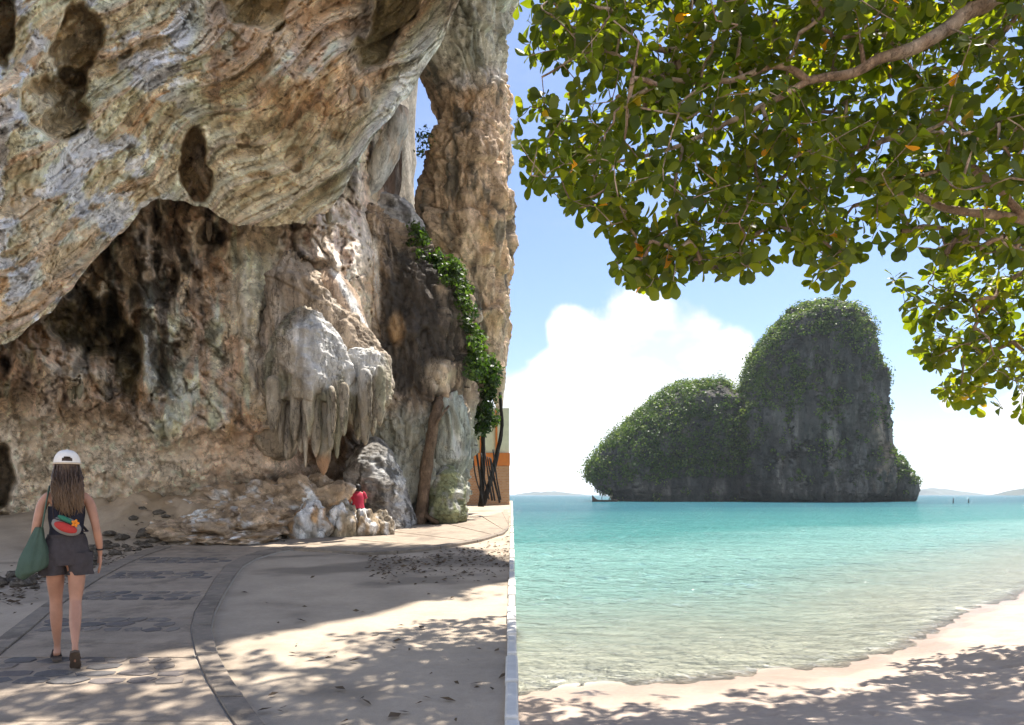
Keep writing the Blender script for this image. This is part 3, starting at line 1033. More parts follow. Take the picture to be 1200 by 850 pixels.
column('flowstone_mass', [(362, 352, 364), (372, 345, 376), (390, 336, 388), (410, 328, 398), (435, 320, 408), (452, 318, 410), (468, 322, 402), (476, 332, 394)], 16.4, 1.0, c_stal, M_flow, 200, 220, 0.17, 1.5, (1, 1, 0.55), cliff, 2.2, 5, 6, 0.11, 14)
column('flowstone_mass', [(408, 420, 432), (416, 408, 444), (432, 402, 449), (455, 404, 452), (472, 412, 448), (480, 418, 440)], 16.9, 0.7, c_stal, M_flow, 140, 150, 0.13, 1.8, (1, 1, 0.5), cliff, 2.2, 15, 6, 0.09, 11)
column('flowstone_apron', [(296, 334, 350), (335, 326, 376), (375, 320, 418), (415, 312, 446), (452, 310, 450), (470, 322, 440)], 17.3, 0.95, c_tan((0.42, 0.33, 0.24), np.array([0.5, 0.44, 0.36]), (1.5, 1.5, 0.35), 11, 0.6), M_flow, 170, 180, 0.2, 1.2, (1, 1, 0.4), cliff, 2.2, 31, 6, 0.12, 12, fac=(0.10, 1.8, 0.8))
column('flowstone_cone', [(360, 318, 330), (400, 306, 352), (440, 300, 362), (500, 298, 352), (540, 310, 345)], 17.4, 0.8, c_tan((0.40, 0.33, 0.24), np.array([0.33, 0.33, 0.28]), seed=6), M_flow, 120, 100, 0.09, 1.5, (1, 1, 0.4), cliff, 2.2, 17)
for (cx, w_, v0, v1, dd) in [(320, 12, 440, 508, 15.50), (329, 10, 446, 522, 15.75), (337, 13, 448, 540, 16.00), (346, 9, 452, 518, 15.62), (353, 12, 450, 531, 15.88), (362, 10, 452, 514, 15.50), (370, 12, 448, 536, 15.75), (379, 17, 440, 558, 16.00), (388, 9, 452, 528, 15.62), (395, 10, 446, 538, 15.88), (403, 9, 448, 512, 15.50), (411, 9, 440, 498, 16.25), (419, 11, 436, 516, 16.50), (428, 12, 432, 522, 16.12), (437, 11, 430, 512, 16.38), (445, 11, 428, 500, 16.00), (325, 6, 455, 490, 15.75), (341, 6, 460, 512, 16.00), (358, 6, 460, 548, 15.62), (374, 7, 455, 520, 15.88), (391, 6, 458, 508, 15.50), (415, 6, 440, 484, 16.25), (433, 6, 440, 498, 16.50),
                             (245, 5, 258, 283, 17.0), (85, 8, 445, 474, 13.4), (93, 6, 445, 468, 13.4), (412, 8, 100, 118, 16.0), (428, 10, 104, 120, 16.5), (385, 7, 248, 262, 17)]:
    h = w_ / 2
    column('stalactite', [(v0, cx - h * 0.7, cx + h * 0.7), (v0 + 8, cx - h, cx + h), (v0 + (v1 - v0) * .6, cx - h * 0.95, cx + h * 0.95), (v0 + (v1 - v0) * .85, cx - h * 0.62, cx + h * 0.62), (v0 + (v1 - v0) * .95, cx - h * 0.46, cx + h * 0.46), (v1, cx - h * 0.2, cx + h * 0.2)],
           dd - (0.1 if dd < 17 and cx > 300 and v0 > 400 else 0), 0.16 * w_ / 14, c_stal, M_flow, 56, 26, 0.06, 2.6, (1, 1, 0.6), cliff, 2.0, cx * 0.7, 4)


def c_white(V, px, py):
    c = lerp(np.tile(np.array([0.40, 0.37, 0.33]), (len(V), 1)), WHITE, sstep(-0.1, 0.35, nzc(V, (1.6, 1.6, 0.8), 3)))
    return lerp(c, np.array([0.10, 0.09, 0.075]), sstep(0.1, 0.4, nzc(V, (2.4, 2.4, 1.2), 13)) * 0.8) * 0.62


column('white_flowstone', [(512, 436, 446), (528, 422, 454), (550, 412, 462), (575, 408, 474), (600, 408, 482), (622, 412, 486)], 19.6, 1.2, c_white, M_rock, 120, 120, 0.2, 1.3, (1, 1, 0.8), cliff, 2.2, 3)
column('draped_flowstone', [(462, 508, 538), (480, 504, 545), (510, 502, 549), (535, 506, 547), (552, 514, 538), (570, 520, 532)], 21.6, 0.8, c_tan((0.33, 0.34, 0.29), WHITE, (2, 2, 0.3), 4, 0.5), M_flow, 110, 110, 0.09, 1.6, (1, 1, 0.3), cliff, 2.3, 4, 4, 0.14, 13)
column('draped_flowstone', [(470, 470, 500), (500, 464, 512), (540, 462, 516), (575, 470, 510), (606, 476, 512)], 22.2, 0.7, c_tan((0.36, 0.36, 0.33), WHITE, (2, 2, 0.3), 9, 0.6), M_flow, 100, 100, 0.09, 1.6, (1, 1, 0.4), cliff, 2.3, 14, 4, 0.1, 11)
column('mossy_foot', [(545, 518, 530), (560, 510, 538), (580, 505, 543), (600, 503, 546), (612, 505, 546)], 21.0, 0.9, c_tan((0.25, 0.26, 0.14), GREY, (2, 2, 1), 5, 0.6), M_rock, 90, 90, 0.14, 1.5, (1, 1, 1), cliff, 2.2, 24)

# --- unseen cliff masses above and behind; the brows are shaped to shade path and walker
def big_mass(name, corners_lo, corners_hi, amp, seed):
    """corners as (x, y, z) quads, subdivided and roughened"""
    lo, hi = [np.array(c_, float) for c_ in corners_lo], [np.array(c_, float) for c_ in corners_hi]
    nu, nh = 40, 40
    per = []
    for k in range(4):
        for i in range(nu):
            per.append((k, i / nu))
    L = np.array([lo[k] * (1 - u) + lo[(k + 1) % 4] * u for k, u in per])
    H = np.array([hi[k] * (1 - u) + hi[(k + 1) % 4] * u for k, u in per])
    ts = np.linspace(0, 1, nh)
    V = np.concatenate([L * (1 - t_) + H * t_ for t_ in ts])
    # close top and bottom by shrinking rings
    cl_, ch_ = L.mean(0), H.mean(0)
    Vb = np.concatenate([cl_ + (L - cl_) * s for s in np.linspace(0.02, 0.95, 14)])
    Vt = np.concatenate([ch_ + (H - ch_) * s for s in np.linspace(0.95, 0.02, 14)])
    V = np.concatenate([Vb, V, Vt])
    nr_ = nh + 28
    N = V - V.mean(0)
    N /= np.linalg.norm(N, axis=1)[:, None]
    V = V + N * (amp * (ridged(V * np.array([0.16, 0.16, 0.1]) + seed, 5) - 0.9))[:, None]
    C = lerp(np.tile(np.array([0.40, 0.34, 0.27]), (len(V), 1)), np.array([0.15, 0.14, 0.11]), sstep(-0.1, 0.4, nzc(V, (0.3, 0.3, 0.1), seed)))
    o = mesh_obj(name, V, grid_faces(nr_, 4 * nu, wrap=True), M_rock, attrs={'col': C})
    part_of(o, cliff)
    return o


def zb(dist):
    return 2.6 + 0.745 * dist


big_mass('shade_brow', [(-13, 13.8, zb(14.2)), (3.4, 14.6, zb(15.2)), (3.7, 19, zb(19.5)), (-13, 20, zb(20))],
         [(-13, 13.8, 36), (3.4, 14.6, 36), (3.6, 19, 37), (-13, 20, 37)], 0.4, 2.0)
big_mass('shade_brow', [(-14, 18, zb(19)), (-5.0, 18, zb(19)), (-5.0, 28, zb(28)), (-15, 30, zb(30))],
         [(-14, 18, 28), (-5.2, 18, 27), (-5.0, 29, 27), (-15, 31, 28)], 0.4, 3.0)
big_mass('cliff_mass', [(-17, 20, -1), (-5.2, 27, -1), (-4.6, 34, -1), (-18, 36, -1)], [(-16, 20, 26), (-5.6, 27, 26), (-4.6, 33, 26), (-18, 36, 26)], 0.6, 6.0)

# ---------------------------------------------------------------- paved path
SANDC = (0.40, 0.315, 0.235)
M_conc = worn_mat('path_concrete', (0.30, 0.24, 0.182), SANDC, 0.42)
M_kerb = worn_mat('path_border', (0.23, 0.19, 0.15), SANDC, 0.36, 1.6)
M_joint = plain_mat('pale_mortar', (0.36, 0.32, 0.27), 0.9, 0.2, 20.0, 0.004)
M_flag = [worn_mat('flagstone', c_, SANDC, 0.34, 2.2) for c_ in ((0.145, 0.125, 0.115), (0.175, 0.15, 0.13), (0.215, 0.18, 0.15), (0.125, 0.115, 0.11))]
path = empty('paved_path', (-3.4, 7.0, 0.2))
tag(path, 'curving concrete footpath with bands of dark flagstones and a grey border', kind='structure')
# v, outer left, inner left, inner right, outer right (picture rows of the near stretch)
ROW = np.array([(930, -330, -270, 330, 374), (850, -150, -92, 270, 308), (800, -62, -28, 240, 272), (770, -26, 2, 228, 256), (740, 12, 38, 223, 248), (720, 38, 60, 228, 252), (700, 66, 88, 240, 262),
                (680, 97, 118, 252, 274), (665, 125, 145, 264, 285), (655, 147, 166, 281, 302), (648, 165, 184, 302, 326), (642, 182, 202, 335, 360)], float)
dist_rows = np.array([on_ground(0, v)[1] for v in ROW[:, 0]])


def edges_at(s):
    """s = distance from the camera; four x positions across the path"""
    return [np.interp(s, dist_rows, (ROW[:, k] - 600) / FPX * dist_rows) for k in (1, 2, 3, 4)]


def prism(pts, z0f, z1, bev=0.0):
    """low block with a polygon outline [(x, y)], top z1 above the terrace"""
    n_ = len(pts)
    c_ = np.mean(pts, axis=0)
    V, F = [], []
    for (x, y) in pts:
        V.append((x, y, gz(x, y) + z0f))
    for (x, y) in pts:
        V.append((x, y, gz(x, y) + z1 - bev))
    if bev:
        for p in pts:
            q = np.array(p) + (c_ - np.array(p)) / (np.linalg.norm(c_ - np.array(p)) + 1e-9) * bev * 1.6
            V.append((q[0], q[1], gz(*q) + z1))
    k = 3 if bev else 2
    for l in range(k - 1):
        for i in range(n_):
            j = (i + 1) % n_
            F.append((l * n_ + i, l * n_ + j, (l + 1) * n_ + j, (l + 1) * n_ + i))
    F.append(tuple((k - 1) * n_ + i for i in range(n_)))
    return V, F


def strip_cell(s0, s1, k0, k1, gap=0.0, m_=5):
    ss = np.linspace(s0 + gap, s1 - gap, m_)
    A_ = [(edges_at(s)[k1] - gap, s) for s in ss]
    B_ = [(edges_at(s)[k0] + gap, s) for s in ss[::-1]]
    return A_ + B_


bands = [on_ground(0, v)[1] for v in (806, 774, 744, 727, 706, 695, 680, 671, 662, 655)]
allb = [3.3] + sorted(bands) + [dist_rows[-1]]
rp = random.Random(3)
# mortar bed under everything
bed = strip_cell(3.3, dist_rows[-1], 0, 3, 0.0, 60)
mesh_obj('mortar_bed', *prism([(x, y) for x, y in bed], -0.05, 0.014), M_joint, path, False)
path.children[-1].matrix_parent_inverse = Matrix.Translation(-Vector(path.location))


def addp(name, geo, mat, smooth=False, root=None):
    o = mesh_obj(name, geo[0], geo[1], mat, None, smooth)
    part_of(o, root or path)
    return o


for i in range(len(allb) - 1):
    s0, s1 = allb[i], allb[i + 1]
    if i % 2 == 0:      # concrete slab, cut once or twice
        cuts = [s0] + ([s0 + (s1 - s0) * 0.52] if s1 - s0 > 0.8 else []) + [s1]
        for a, b in zip(cuts, cuts[1:]):
            addp('concrete_slab', prism(strip_cell(a, b, 1, 2, 0.006, 8), 0.0, 0.024), M_conc)
    else:               # band of dark flagstones set in concrete
        addp('band_bed', prism(strip_cell(s0, s1, 1, 2, 0.004, 8), 0.0, 0.020), M_conc)
        rowsn = 2 if s1 - s0 > 0.25 else 1
        for r_ in range(max(2, int((s1 - s0) / 0.16))):
            nrow = max(2, int((s1 - s0) / 0.16))
            sc0, sc1 = s0 + (s1 - s0) * r_ / nrow, s0 + (s1 - s0) * (r_ + 1) / nrow
            sm = (sc0 + sc1) / 2
            e_ = edges_at(sm)
            x = e_[1] + rp.uniform(0.03, 0.1)
            while x < e_[2] - 0.12:
                wd = rp.uniform(0.13, 0.30)
                if x + wd > e_[2] - 0.03:
                    break
                if rp.random() < 0.93:
                    cx, hy = x + wd / 2, (sc1 - sc0) / 2 * rp.uniform(0.85, 1.05)
                    cy = sm + rp.uniform(-0.02, 0.02)
                    kk = rp.choice([5, 6, 7, 8, 9])
                    o_ = rp.uniform(0, 6.28)
                    pts = []
                    for a in range(kk):
                        an = o_ + a / kk * 2 * math.pi + rp.uniform(-.22, .22)
                        q_ = (abs(math.cos(an)) ** 3 + abs(math.sin(an)) ** 3) ** (-1 / 3)
                        rr2 = q_ * rp.uniform(0.82, 1.02)
                        pts.append((cx + wd / 2 * math.cos(an) * rr2, cy + hy * math.sin(an) * rr2))
                    addp('flagstone', prism(pts, 0.0, 0.024 + rp.uniform(0.002, 0.009), 0.004), rp.choice(M_flag))
                x += wd + rp.uniform(0.002, 0.012)
# border blocks on both sides of the near stretch
for (k0, k1) in ((0, 1), (2, 3)):
    s = 3.3
    while s < dist_rows[-1] - 0.2:
        ln = rp.uniform(0.42, 0.62)
        e1 = min(s + ln, dist_rows[-1])
        addp('border_block', prism(strip_cell(s, e1, k0, k1, 0.012, 6), 0.0, 0.034 + rp.uniform(0, 0.006), 0.004), M_kerb)
        s = e1
# the far stretch turning right along the cliff foot
NEAR = np.array([on_ground(*p) for p in [(352, 644.5), (430, 651), (500, 646), (560, 636), (590, 627), (596, 621), (597, 606)]])
FAR = np.array([on_ground(*p) for p in [(196, 641), (262, 635), (345, 632), (460, 624), (540, 612), (586, 602), (594, 597)]])


def poly_at(P_, t):
    t = t * (len(P_) - 1)
    k_ = np.minimum(t.astype(int), len(P_) - 2)
    u = (t - k_)[:, None]
    return P_[k_] * (1 - u) + P_[k_ + 1] * u


cut = np.linspace(0, 1, 9)
for a, b in zip(cut, cut[1:]):
    ts = np.linspace(a + 0.002, b - 0.002, 5)
    nn, ff = poly_at(NEAR, ts), poly_at(FAR, ts)
    o_ = nn + (ff - nn) * 0.07
    addp('concrete_slab', prism([tuple(p) for p in o_] + [tuple(p) for p in ff[::-1]], -0.03, 0.022), M_conc)
    addp('border_block', prism([tuple(p) for p in nn] + [tuple(p) for p in (nn + (ff - nn) * 0.066)[::-1]], -0.03, 0.05, 0.006), M_kerb)

# ---------------------------------------------------------------- pale edging wall between terrace and sea
M_cope = plain_mat('pale_coping_stone', (0.62, 0.59, 0.54), 0.85, 0.15, 7.0, 0.006)
edge_wall = empty('retaining_wall', (0, 18, 0))
tag(edge_wall, 'low pale stone retaining wall edging the sandy terrace above the sea', 'wall')
s = 3.2
while s < 37:
    ln = rp.uniform(0.55, 0.95)
    e1 = min(37, s + ln)
    xa, xb = -0.045 + rp.uniform(-.006, .006), 0.04 + rp.uniform(-.006, .006)
    zt = gz(0, (s + e1) / 2) + 0.035 + rp.uniform(-0.006, 0.01)
    zl = -1.9
    g_ = 0.006
    bmv = [(xa, s + g_, zl), (xb, s + g_, zl), (xb, e1 - g_, zl), (xa, e1 - g_, zl)]
    t1_ = [(x_, y_, zt - 0.012) for x_, y_, _ in bmv]
    t2_ = [(x_ * 0.7, y_ + (0.012 if y_ < (s + e1) / 2 else -0.012), zt) for x_, y_, _ in bmv]
    F_ = []
    for l in range(2):
        for i in range(4):
            j = (i + 1) % 4
            F_.append((l * 4 + i, l * 4 + j, l * 4 + 4 + j, l * 4 + 4 + i))
    F_.append((8, 9, 10, 11))
    addp('wall_stone', (bmv + t1_ + t2_, F_), M_cope, False, edge_wall)
    s = e1


# ---------------------------------------------------------------- loose rocks
def rock_mesh(name, seed, colf, mat, nu=26, amp=0.28, sq=(1, 1, 0.75)):
    th = np.linspace(0, math.pi, nu)
    ph = np.linspace(0, 2 * math.pi, nu * 2, endpoint=False)
    T, Pp = np.meshgrid(th, ph, indexing='ij')
    D = np.stack([np.sin(T) * np.cos(Pp), np.sin(T) * np.sin(Pp), np.cos(T)], -1).reshape(-1, 3)
    r = 1 + amp * fbm(D * 1.1 + seed, 3) + amp * 0.5 * ridged(D * 1.9 + seed * 1.7, 4) - amp * 0.4
    V = D * r[:, None] * np.array(sq)
    V[:, 2] = np.maximum(V[:, 2], -0.45)
    o = mesh_obj(name, V, grid_faces(nu, nu * 2, wrap=True), mat, attrs={'col': np.clip(colf(V), 0.01, 0.9)})
    return o


def cr(base, alt, white=0.0, seed=0.0):
    def f(V):
        c = lerp(np.tile(np.array(base), (len(V), 1)), np.array(alt), sstep(-0.2, 0.35, nzc(V, (1.6, 1.6, 1.6), seed)))
        if white:
            c = lerp(c, WHITE, sstep(0.25 - white * 0.4, 0.6 - white * 0.4, nzc(V, (1.2, 1.2, 1.2), seed + 9)) * 0.9)
        return c
    return f


BR = [(358, 632, 23, 42, (0.45, 0.28, 0.14), (0.5, 0.45, 0.38), 0.7, 'white and rust-orange boulder at the foot of the stalactite cave'),
      (398, 630, 22, 40, (0.42, 0.33, 0.22), (0.30, 0.25, 0.17), 0.45, 'tan boulder streaked white beside the rust-orange boulder'),
      (424, 629, 18, 30, (0.40, 0.30, 0.19), (0.3, 0.23, 0.15), 0.25, 'small tan boulder in front of the seated person in red'),
      (446, 628, 15, 27, (0.38, 0.31, 0.22), (0.26, 0.21, 0.15), 0.2, 'rightmost tan boulder of the row below the stalactites'),
      (412, 611, 30, 42, (0.34, 0.30, 0.2), (0.25, 0.22, 0.14), 0.1, 'broad greenish-brown boulder behind the seated person in red'),
      (452, 607, 24, 46, (0.30, 0.27, 0.18), (0.2, 0.18, 0.12), 0.15, 'dark mossy boulder under the white flowstone'),
      (318, 630, 26, 26, (0.40, 0.29, 0.18), (0.3, 0.22, 0.14), 0.1, 'low brown boulder left of the rust-orange boulder'),
      (238, 634, 22, 18, (0.50, 0.36, 0.22), (0.55, 0.42, 0.28), 0.5, 'low cream rock beside the bend of the path')]
for i, (cx, cy, hw, ht, b1, b2, wh_, lab) in enumerate(BR):
    gxp, gyp = on_ground(cx, cy)
    o = rock_mesh('boulder', 3.7 * i + 1, cr(b1, b2, wh_, i * 2.0), M_rock, 34, 0.30)
    sc_ = hw / FPX * gyp
    hz_ = ht / FPX * gyp
    o.location = (gxp, gyp + sc_ * 0.6, ground_h(np.array([gxp]), np.array([gyp]))[0][0] + hz_ * 0.30)
    o.scale = (sc_, sc_ * 0.9, hz_ * 0.95)
    o.rotation_euler = (0, 0, rp.uniform(-0.5, 0.5))
    tag(o, lab, 'boulder', 'boulders at the foot of the cave')

# rock ledges breaking out of the bank at the foot of the wall
LEDGE = [(140, 612, 40, 16, 16.2), (185, 605, 46, 20, 16.3), (232, 600, 48, 22, 16.4), (282, 592, 46, 26, 16.6), (330, 588, 40, 26, 16.8), (165, 628, 34, 12, 15.3), (215, 622, 36, 16, 15.2), (265, 614, 40, 20, 15.4), (310, 612, 36, 22, 15.6), (365, 590, 40, 34, 17.2), (120, 624, 30, 10, 15.6), (250, 630, 24, 9, 14.9), (295, 628, 26, 10, 14.9)]
for i, (cx, cy, hw, hh_, dd) in enumerate(LEDGE):
    o = rock_mesh('rock_ledge', 120 + 4.1 * i, cr((0.52, 0.38, 0.25), (0.38, 0.27, 0.17), 0.25, 40 + i), M_rock, 40, 0.42, (1, 1, 0.8))
    p_ = W(cx, cy, dd)
    o.location = (p_[0], p_[1], p_[2] - 0.05)
    o.scale = (hw / FPX * dd, 0.75, hh_ / FPX * dd * 1.15)
    o.rotation_euler = (0, 0, rp.uniform(-0.3, 0.3))
    o.parent = cliff
    o.matrix_parent_inverse = Matrix.Translation(-Vector(cliff.location))

protos = [rock_mesh('stone', 50 + 5.3 * i, cr((0.13, 0.105, 0.08), (0.24, 0.20, 0.155), 0.0, i), M_rock, 9, 0.35) for i in range(5)]
stones = []
for i in range(95):
    t_ = rp.random()
    if i < 70:      # rubble between the left border and the cave floor
        pxc = rp.uniform(-10, 205)
        pyc = np.interp(pxc, [-10, 60, 120, 165, 205], [700, 674, 650, 640, 634]) + rp.uniform(-16, 8) * (1.2 - pxc / 260)
    else:
        pxc, pyc = rp.uniform(215, 345), rp.uniform(618, 636)
    o = protos[i] if i < 5 else protos[i % 5].copy()
    if i >= 5:
        col.objects.link(o)
    gxp, gyp = on_ground(pxc, pyc)
    sc_ = rp.uniform(0.05, 0.13) * (1.5 if rp.random() < 0.15 else 1)
    o.location = (gxp, gyp, ground_h(np.array([gxp]), np.array([gyp]))[0][0] + sc_ * 0.2)
    o.scale = (sc_, sc_ * rp.uniform(.7, 1.1), sc_ * rp.uniform(.5, .9))
    o.rotation_euler = (0, 0, rp.uniform(0, 6.28))
    tag(o, 'small dark stone in the rubble beside the footpath', 'stone', 'rubble stones beside the path')

# leaf litter and small debris, uncountable
M_lit = plain_mat('dry_litter', (0.09, 0.06, 0.035), 0.9, 0.5, 3.0, 0)
V, F = [], []
for i in range(1500):
    if i < 620:
        pxc = rp.uniform(-30, 215)
        pyc = np.interp(pxc, [-10, 60, 120, 165, 205], [702, 676, 652, 641, 634]) + rp.gauss(0, 9) * (1.2 - pxc / 300)
    elif i < 1280:
        pxc = rp.uniform(430, 597)
        pyc = rp.gauss(np.interp(pxc, [430, 600], [660, 650]), 12)
        if pyc < np.interp(pxc, [352, 430, 500, 560, 590], [646, 653, 648, 638, 629]):
            continue
    else:
        pxc, pyc = rp.uniform(260, 597), rp.uniform(655, 850)
        if rp.random() < 0.75:
            continue
    x, y = on_ground(pxc, pyc)
    z = ground_h(np.array([x]), np.array([y]))[0][0] + 0.008
    a, l = rp.uniform(0, 6.28), rp.uniform(0.02, 0.06)
    u = np.array([math.cos(a), math.sin(a), rp.uniform(-.2, .3)]) * l
    v_ = np.array([-math.sin(a), math.cos(a), rp.uniform(-.2, .4)]) * l * rp.uniform(0.25, 0.6)
    c_ = np.array([x, y, z + 0.006])
    k_ = len(V)
    V += [c_ - u, c_ - v_, c_ + u, c_ + v_ + np.array([0, 0, 0.01])]
    F += [(k_, k_ + 1, k_ + 2, k_ + 3)]
tag(mesh_obj('leaf_litter', V, F, M_lit, None, False), 'dark dry leaf litter scattered on the sand', 'litter', kind='stuff')


# ---------------------------------------------------------------- foliage helpers
def clumps(centres, radii, per, size, rng, squash=0.8, normals=None, up=0.35):
    """leaf quads (folded diamonds) spread on many small clumps -> verts, faces, rnd"""
    n_ = len(centres)
    cen = np.repeat(np.asarray(centres), per, axis=0)
    rad_ = np.repeat(np.asarray(radii), per)
    dvec = rng.normal(size=(n_ * per, 3))
    dvec /= np.linalg.norm(dvec, axis=1)[:, None]
    pos = cen + dvec * (rad_ * rng.uniform(0.45, 1.0, n_ * per) ** 0.6)[:, None] * np.array([1, 1, squash])
    nrm = dvec * 0.8 + rng.normal(size=dvec.shape) * 0.5 + np.array([0, 0, up])
    nrm /= np.linalg.norm(nrm, axis=1)[:, None]
    t_ = np.cross(nrm, rng.normal(size=dvec.shape))
    t_ /= np.linalg.norm(t_, axis=1)[:, None]
    b_ = np.cross(nrm, t_)
    sz_ = (size * rng.uniform(0.6, 1.3, n_ * per))[:, None]
    p0, p1, p2, p3 = pos - t_ * sz_, pos - b_ * sz_ * 0.6 + nrm * sz_ * .12, pos + t_ * sz_, pos + b_ * sz_ * 0.6 + nrm * sz_ * .12
    V = np.stack([p0, p1, p2, p3], 1).reshape(-1, 3)
    F = np.arange(len(V)).reshape(-1, 4)
    rnd = np.repeat(np.repeat(rng.random(n_), per) * 0.7 + rng.random(n_ * per) * 0.3, 4)
    return V, F, rnd


M_bush = leaf_mat('island_leaves', [(0.0, (0.045, 0.075, 0.018)), (0.4, (0.08, 0.125, 0.028)), (0.75, (0.13, 0.185, 0.04)), (1.0, (0.21, 0.24, 0.07))], 0.45, (1.2, 1.35, 0.5))
M_shrub = leaf_mat('cliff_leaves', [(0.0, (0.02, 0.035, 0.01)), (0.6, (0.045, 0.075, 0.018)), (1.0, (0.13, 0.18, 0.04))], 0.45, (1.3, 1.7, 0.5))

# ---------------------------------------------------------------- limestone island
island = empty('island', (W(880, 587, 220)[0], 222, SEA))
tag(island, 'sheer limestone island with a green crown rising from the sea', 'island')


def c_isl(V, px, py):
    c = lerp(np.tile(np.array([0.085, 0.078, 0.066]), (len(V), 1)), np.array([0.06, 0.058, 0.05]), sstep(-0.25, 0.3, nzc(V, (.12, .12, .04), 3)))
    c = lerp(c, np.array([0.24, 0.21, 0.175]), sstep(0.1, 0.45, nzc(V, (.22, .22, .035), 8)) * sstep(455, 520, py + 10 * nzc(V, (.1, .1, .1), 2)) * 0.75)
    c = lerp(c, np.array([0.18, 0.165, 0.145]), sstep(0.15, 0.5, nzc(V, (.18, .18, .05), 18)) * 0.5)
    c = lerp(c, np.array([0.40, 0.29, 0.2]), ell(px, py, 1035, 530, 14, 50, 0, 0.5) * 0.5 * sstep(-0.1, 0.3, nzc(V, (.3, .3, .1), 4)))  # sun on the right edge painted in as paler brown
    c = lerp(c, np.array([0.04, 0.045, 0.035]), sstep(577, 583, py) * 0.8)
    return c


tower = column('rock_tower', [(361, 950, 966), (365, 938, 978), (371, 927, 989), (379, 917, 998), (392, 906, 1008), (405, 897, 1013), (425, 890, 1017), (440, 886.6, 1025.6), (456, 879.7, 1028.5), (475, 872.8, 1030.4), (500, 867.9, 1031.4), (530, 865.0, 1033.3), (560, 864.0, 1036.2), (578, 865.0, 1039.1), (582, 870.9, 1036.2), (590, 870.9, 1036.2)],
               215, 18, c_isl, M_island, 300, 380, 2.0, 0.08, (1, 1, 0.42), island, 2.05, 1.0, 6, fac=(1.3, 0.16, 0.07))
hump = column('rock_hump', [(452, 808, 830), (456, 794, 844), (463, 782, 853), (474, 769, 860), (486, 754, 866), (499, 737, 871), (514, 721, 876), (528, 708, 880), (541, 697, 884), (549, 692, 886), (560, 696, 886), (574, 700, 886), (579, 709, 886), (590, 708, 886)],
              232, 22, c_isl, M_island, 220, 320, 1.8, 0.08, (1, 1, 0.5), island, 2.2, 5.0, 6, fac=(0.9, 0.18, 0.1))
talus = column('rock_talus', [(522, 1026, 1038), (535, 1024, 1047), (548, 1024, 1057), (562, 1024, 1064), (575, 1026, 1068), (590, 1030, 1066)], 218, 9, c_isl, M_island, 90, 120, 0.9, 0.12, (1, 1, 0.6), island, 2.2, 9.0, 5)
rgi = np.random.default_rng(8)


def veg_on(o, maskf, count, rmin, rmax, per, size, lab):
    me = o.data
    nv = len(me.polygons)
    cen = np.zeros(nv * 3)
    me.polygons.foreach_get('center', cen)
    cen = cen.reshape(-1, 3)
    nor = np.zeros(nv * 3)
    me.polygons.foreach_get('normal', nor)
    nor = nor.reshape(-1, 3)
    ar = np.zeros(nv)
    me.polygons.foreach_get('area', ar)
    px = cen[:, 0] / cen[:, 1] * FPX + 600
    py = 580 - (cen[:, 2] - EYE) / cen[:, 1] * FPX
    wgt = np.clip(maskf(px, py, cen, nor), 0, 1) * np.minimum(ar, 20)
    idx = rgi.choice(nv, size=count, p=wgt / wgt.sum())
    rad_ = rmin + (rmax - rmin) * rgi.random(count) ** 1.8
    pts = cen[idx] + nor[idx] * (rad_ * 0.25)[:, None]
    V, F, rn = clumps(pts, rad_, per, size, rgi, 0.8)
    v_ = mesh_obj('vegetation', V, F, M_bush, None, False, {'rnd': rn})
    part_of(v_, island)
    tag(v_, lab, kind='stuff')


def m_tower(px, py, c, nr):
    n_ = nzc(c, (.06, .06, .06), 3)
    capm = 1 - sstep(385, 402, py + 10 * n_ + 0.0016 * (px - 965) ** 2 * 0)
    flank = (1 - sstep(6, 22, px - np.interp(py, [380, 440, 500, 560], [904, 886, 868, 866]) + 16 * n_)) * (1 - sstep(500, 530, py))
    patch_ = ell(px, py, 915, 452, 60, 26, 0, 0.5, 0.8 * n_) * 0.6 + ell(px, py, 985, 500, 40, 60, 0, 0.5, 0.9 * n_) * 0.05
    ledge = 0.5 * sstep(0.35, 0.7, nr[:, 2]) + 0.16 * sstep(0.0, 0.5, n_)
    back = 0.7 * (nr[:, 1] > 0.3)
    return (capm + flank + patch_ + ledge + back) * sstep(-0.6, -0.2, nr[:, 2]) * (1 - sstep(560, 575, py))


def m_hump(px, py, c, nr):
    n_ = nzc(c, (.06, .06, .06), 9)
    return (1 - 0.95 * sstep(556, 572, py + 14 * n_)) * (1 - 0.75 * ell(px, py, 840, 470, 30, 16, 0, 0.4, 0.5 * n_)) + 0.02


veg_on(tower, m_tower, 2600, 0.5, 2.6, 44, 0.34, 'dark green scrub on the crown and flanks of the rock tower')
veg_on(hump, m_hump, 2300, 0.6, 3.8, 56, 0.38, 'dense green scrub covering the low hump of the island')
veg_on(talus, lambda px, py, c, nr: 1 - 0.95 * sstep(560, 572, py), 260, 0.7, 1.5, 34, 0.34, 'green scrub on the foot of the rock tower')

# far islands, almost lost in the haze
M_far = plain_mat('far_island', (0.06, 0.075, 0.06), 0.9, 0.3, 0.01, 0)
def far_island(px0, px1, prof, dist, lab):
    xs_ = np.linspace(px0, px1, 60)
    hv = np.interp(np.linspace(0, 1, 60), np.linspace(0, 1, len(prof)), prof)
    hv = hv * (1 + 0.18 * fbm(np.stack([xs_ / 7, 0 * xs_, 0 * xs_ + dist], 1), 4))
    V = []
    for k, (r, zz) in enumerate([(-1, 0), (-0.6, 0.7), (-0.15, 1.0), (0.3, 0.8), (1, 0)]):
        for x_, h_ in zip(xs_, hv):
            V.append(((x_ - 600) / FPX * dist, dist + r * dist * 0.06, SEA - 1 + zz * max(h_, 0.05) / FPX * dist))
    o = mesh_obj('far_island', np.array(V), grid_faces(5, 60), M_far)
    tag(o, lab, 'island', 'far islands on the horizon')


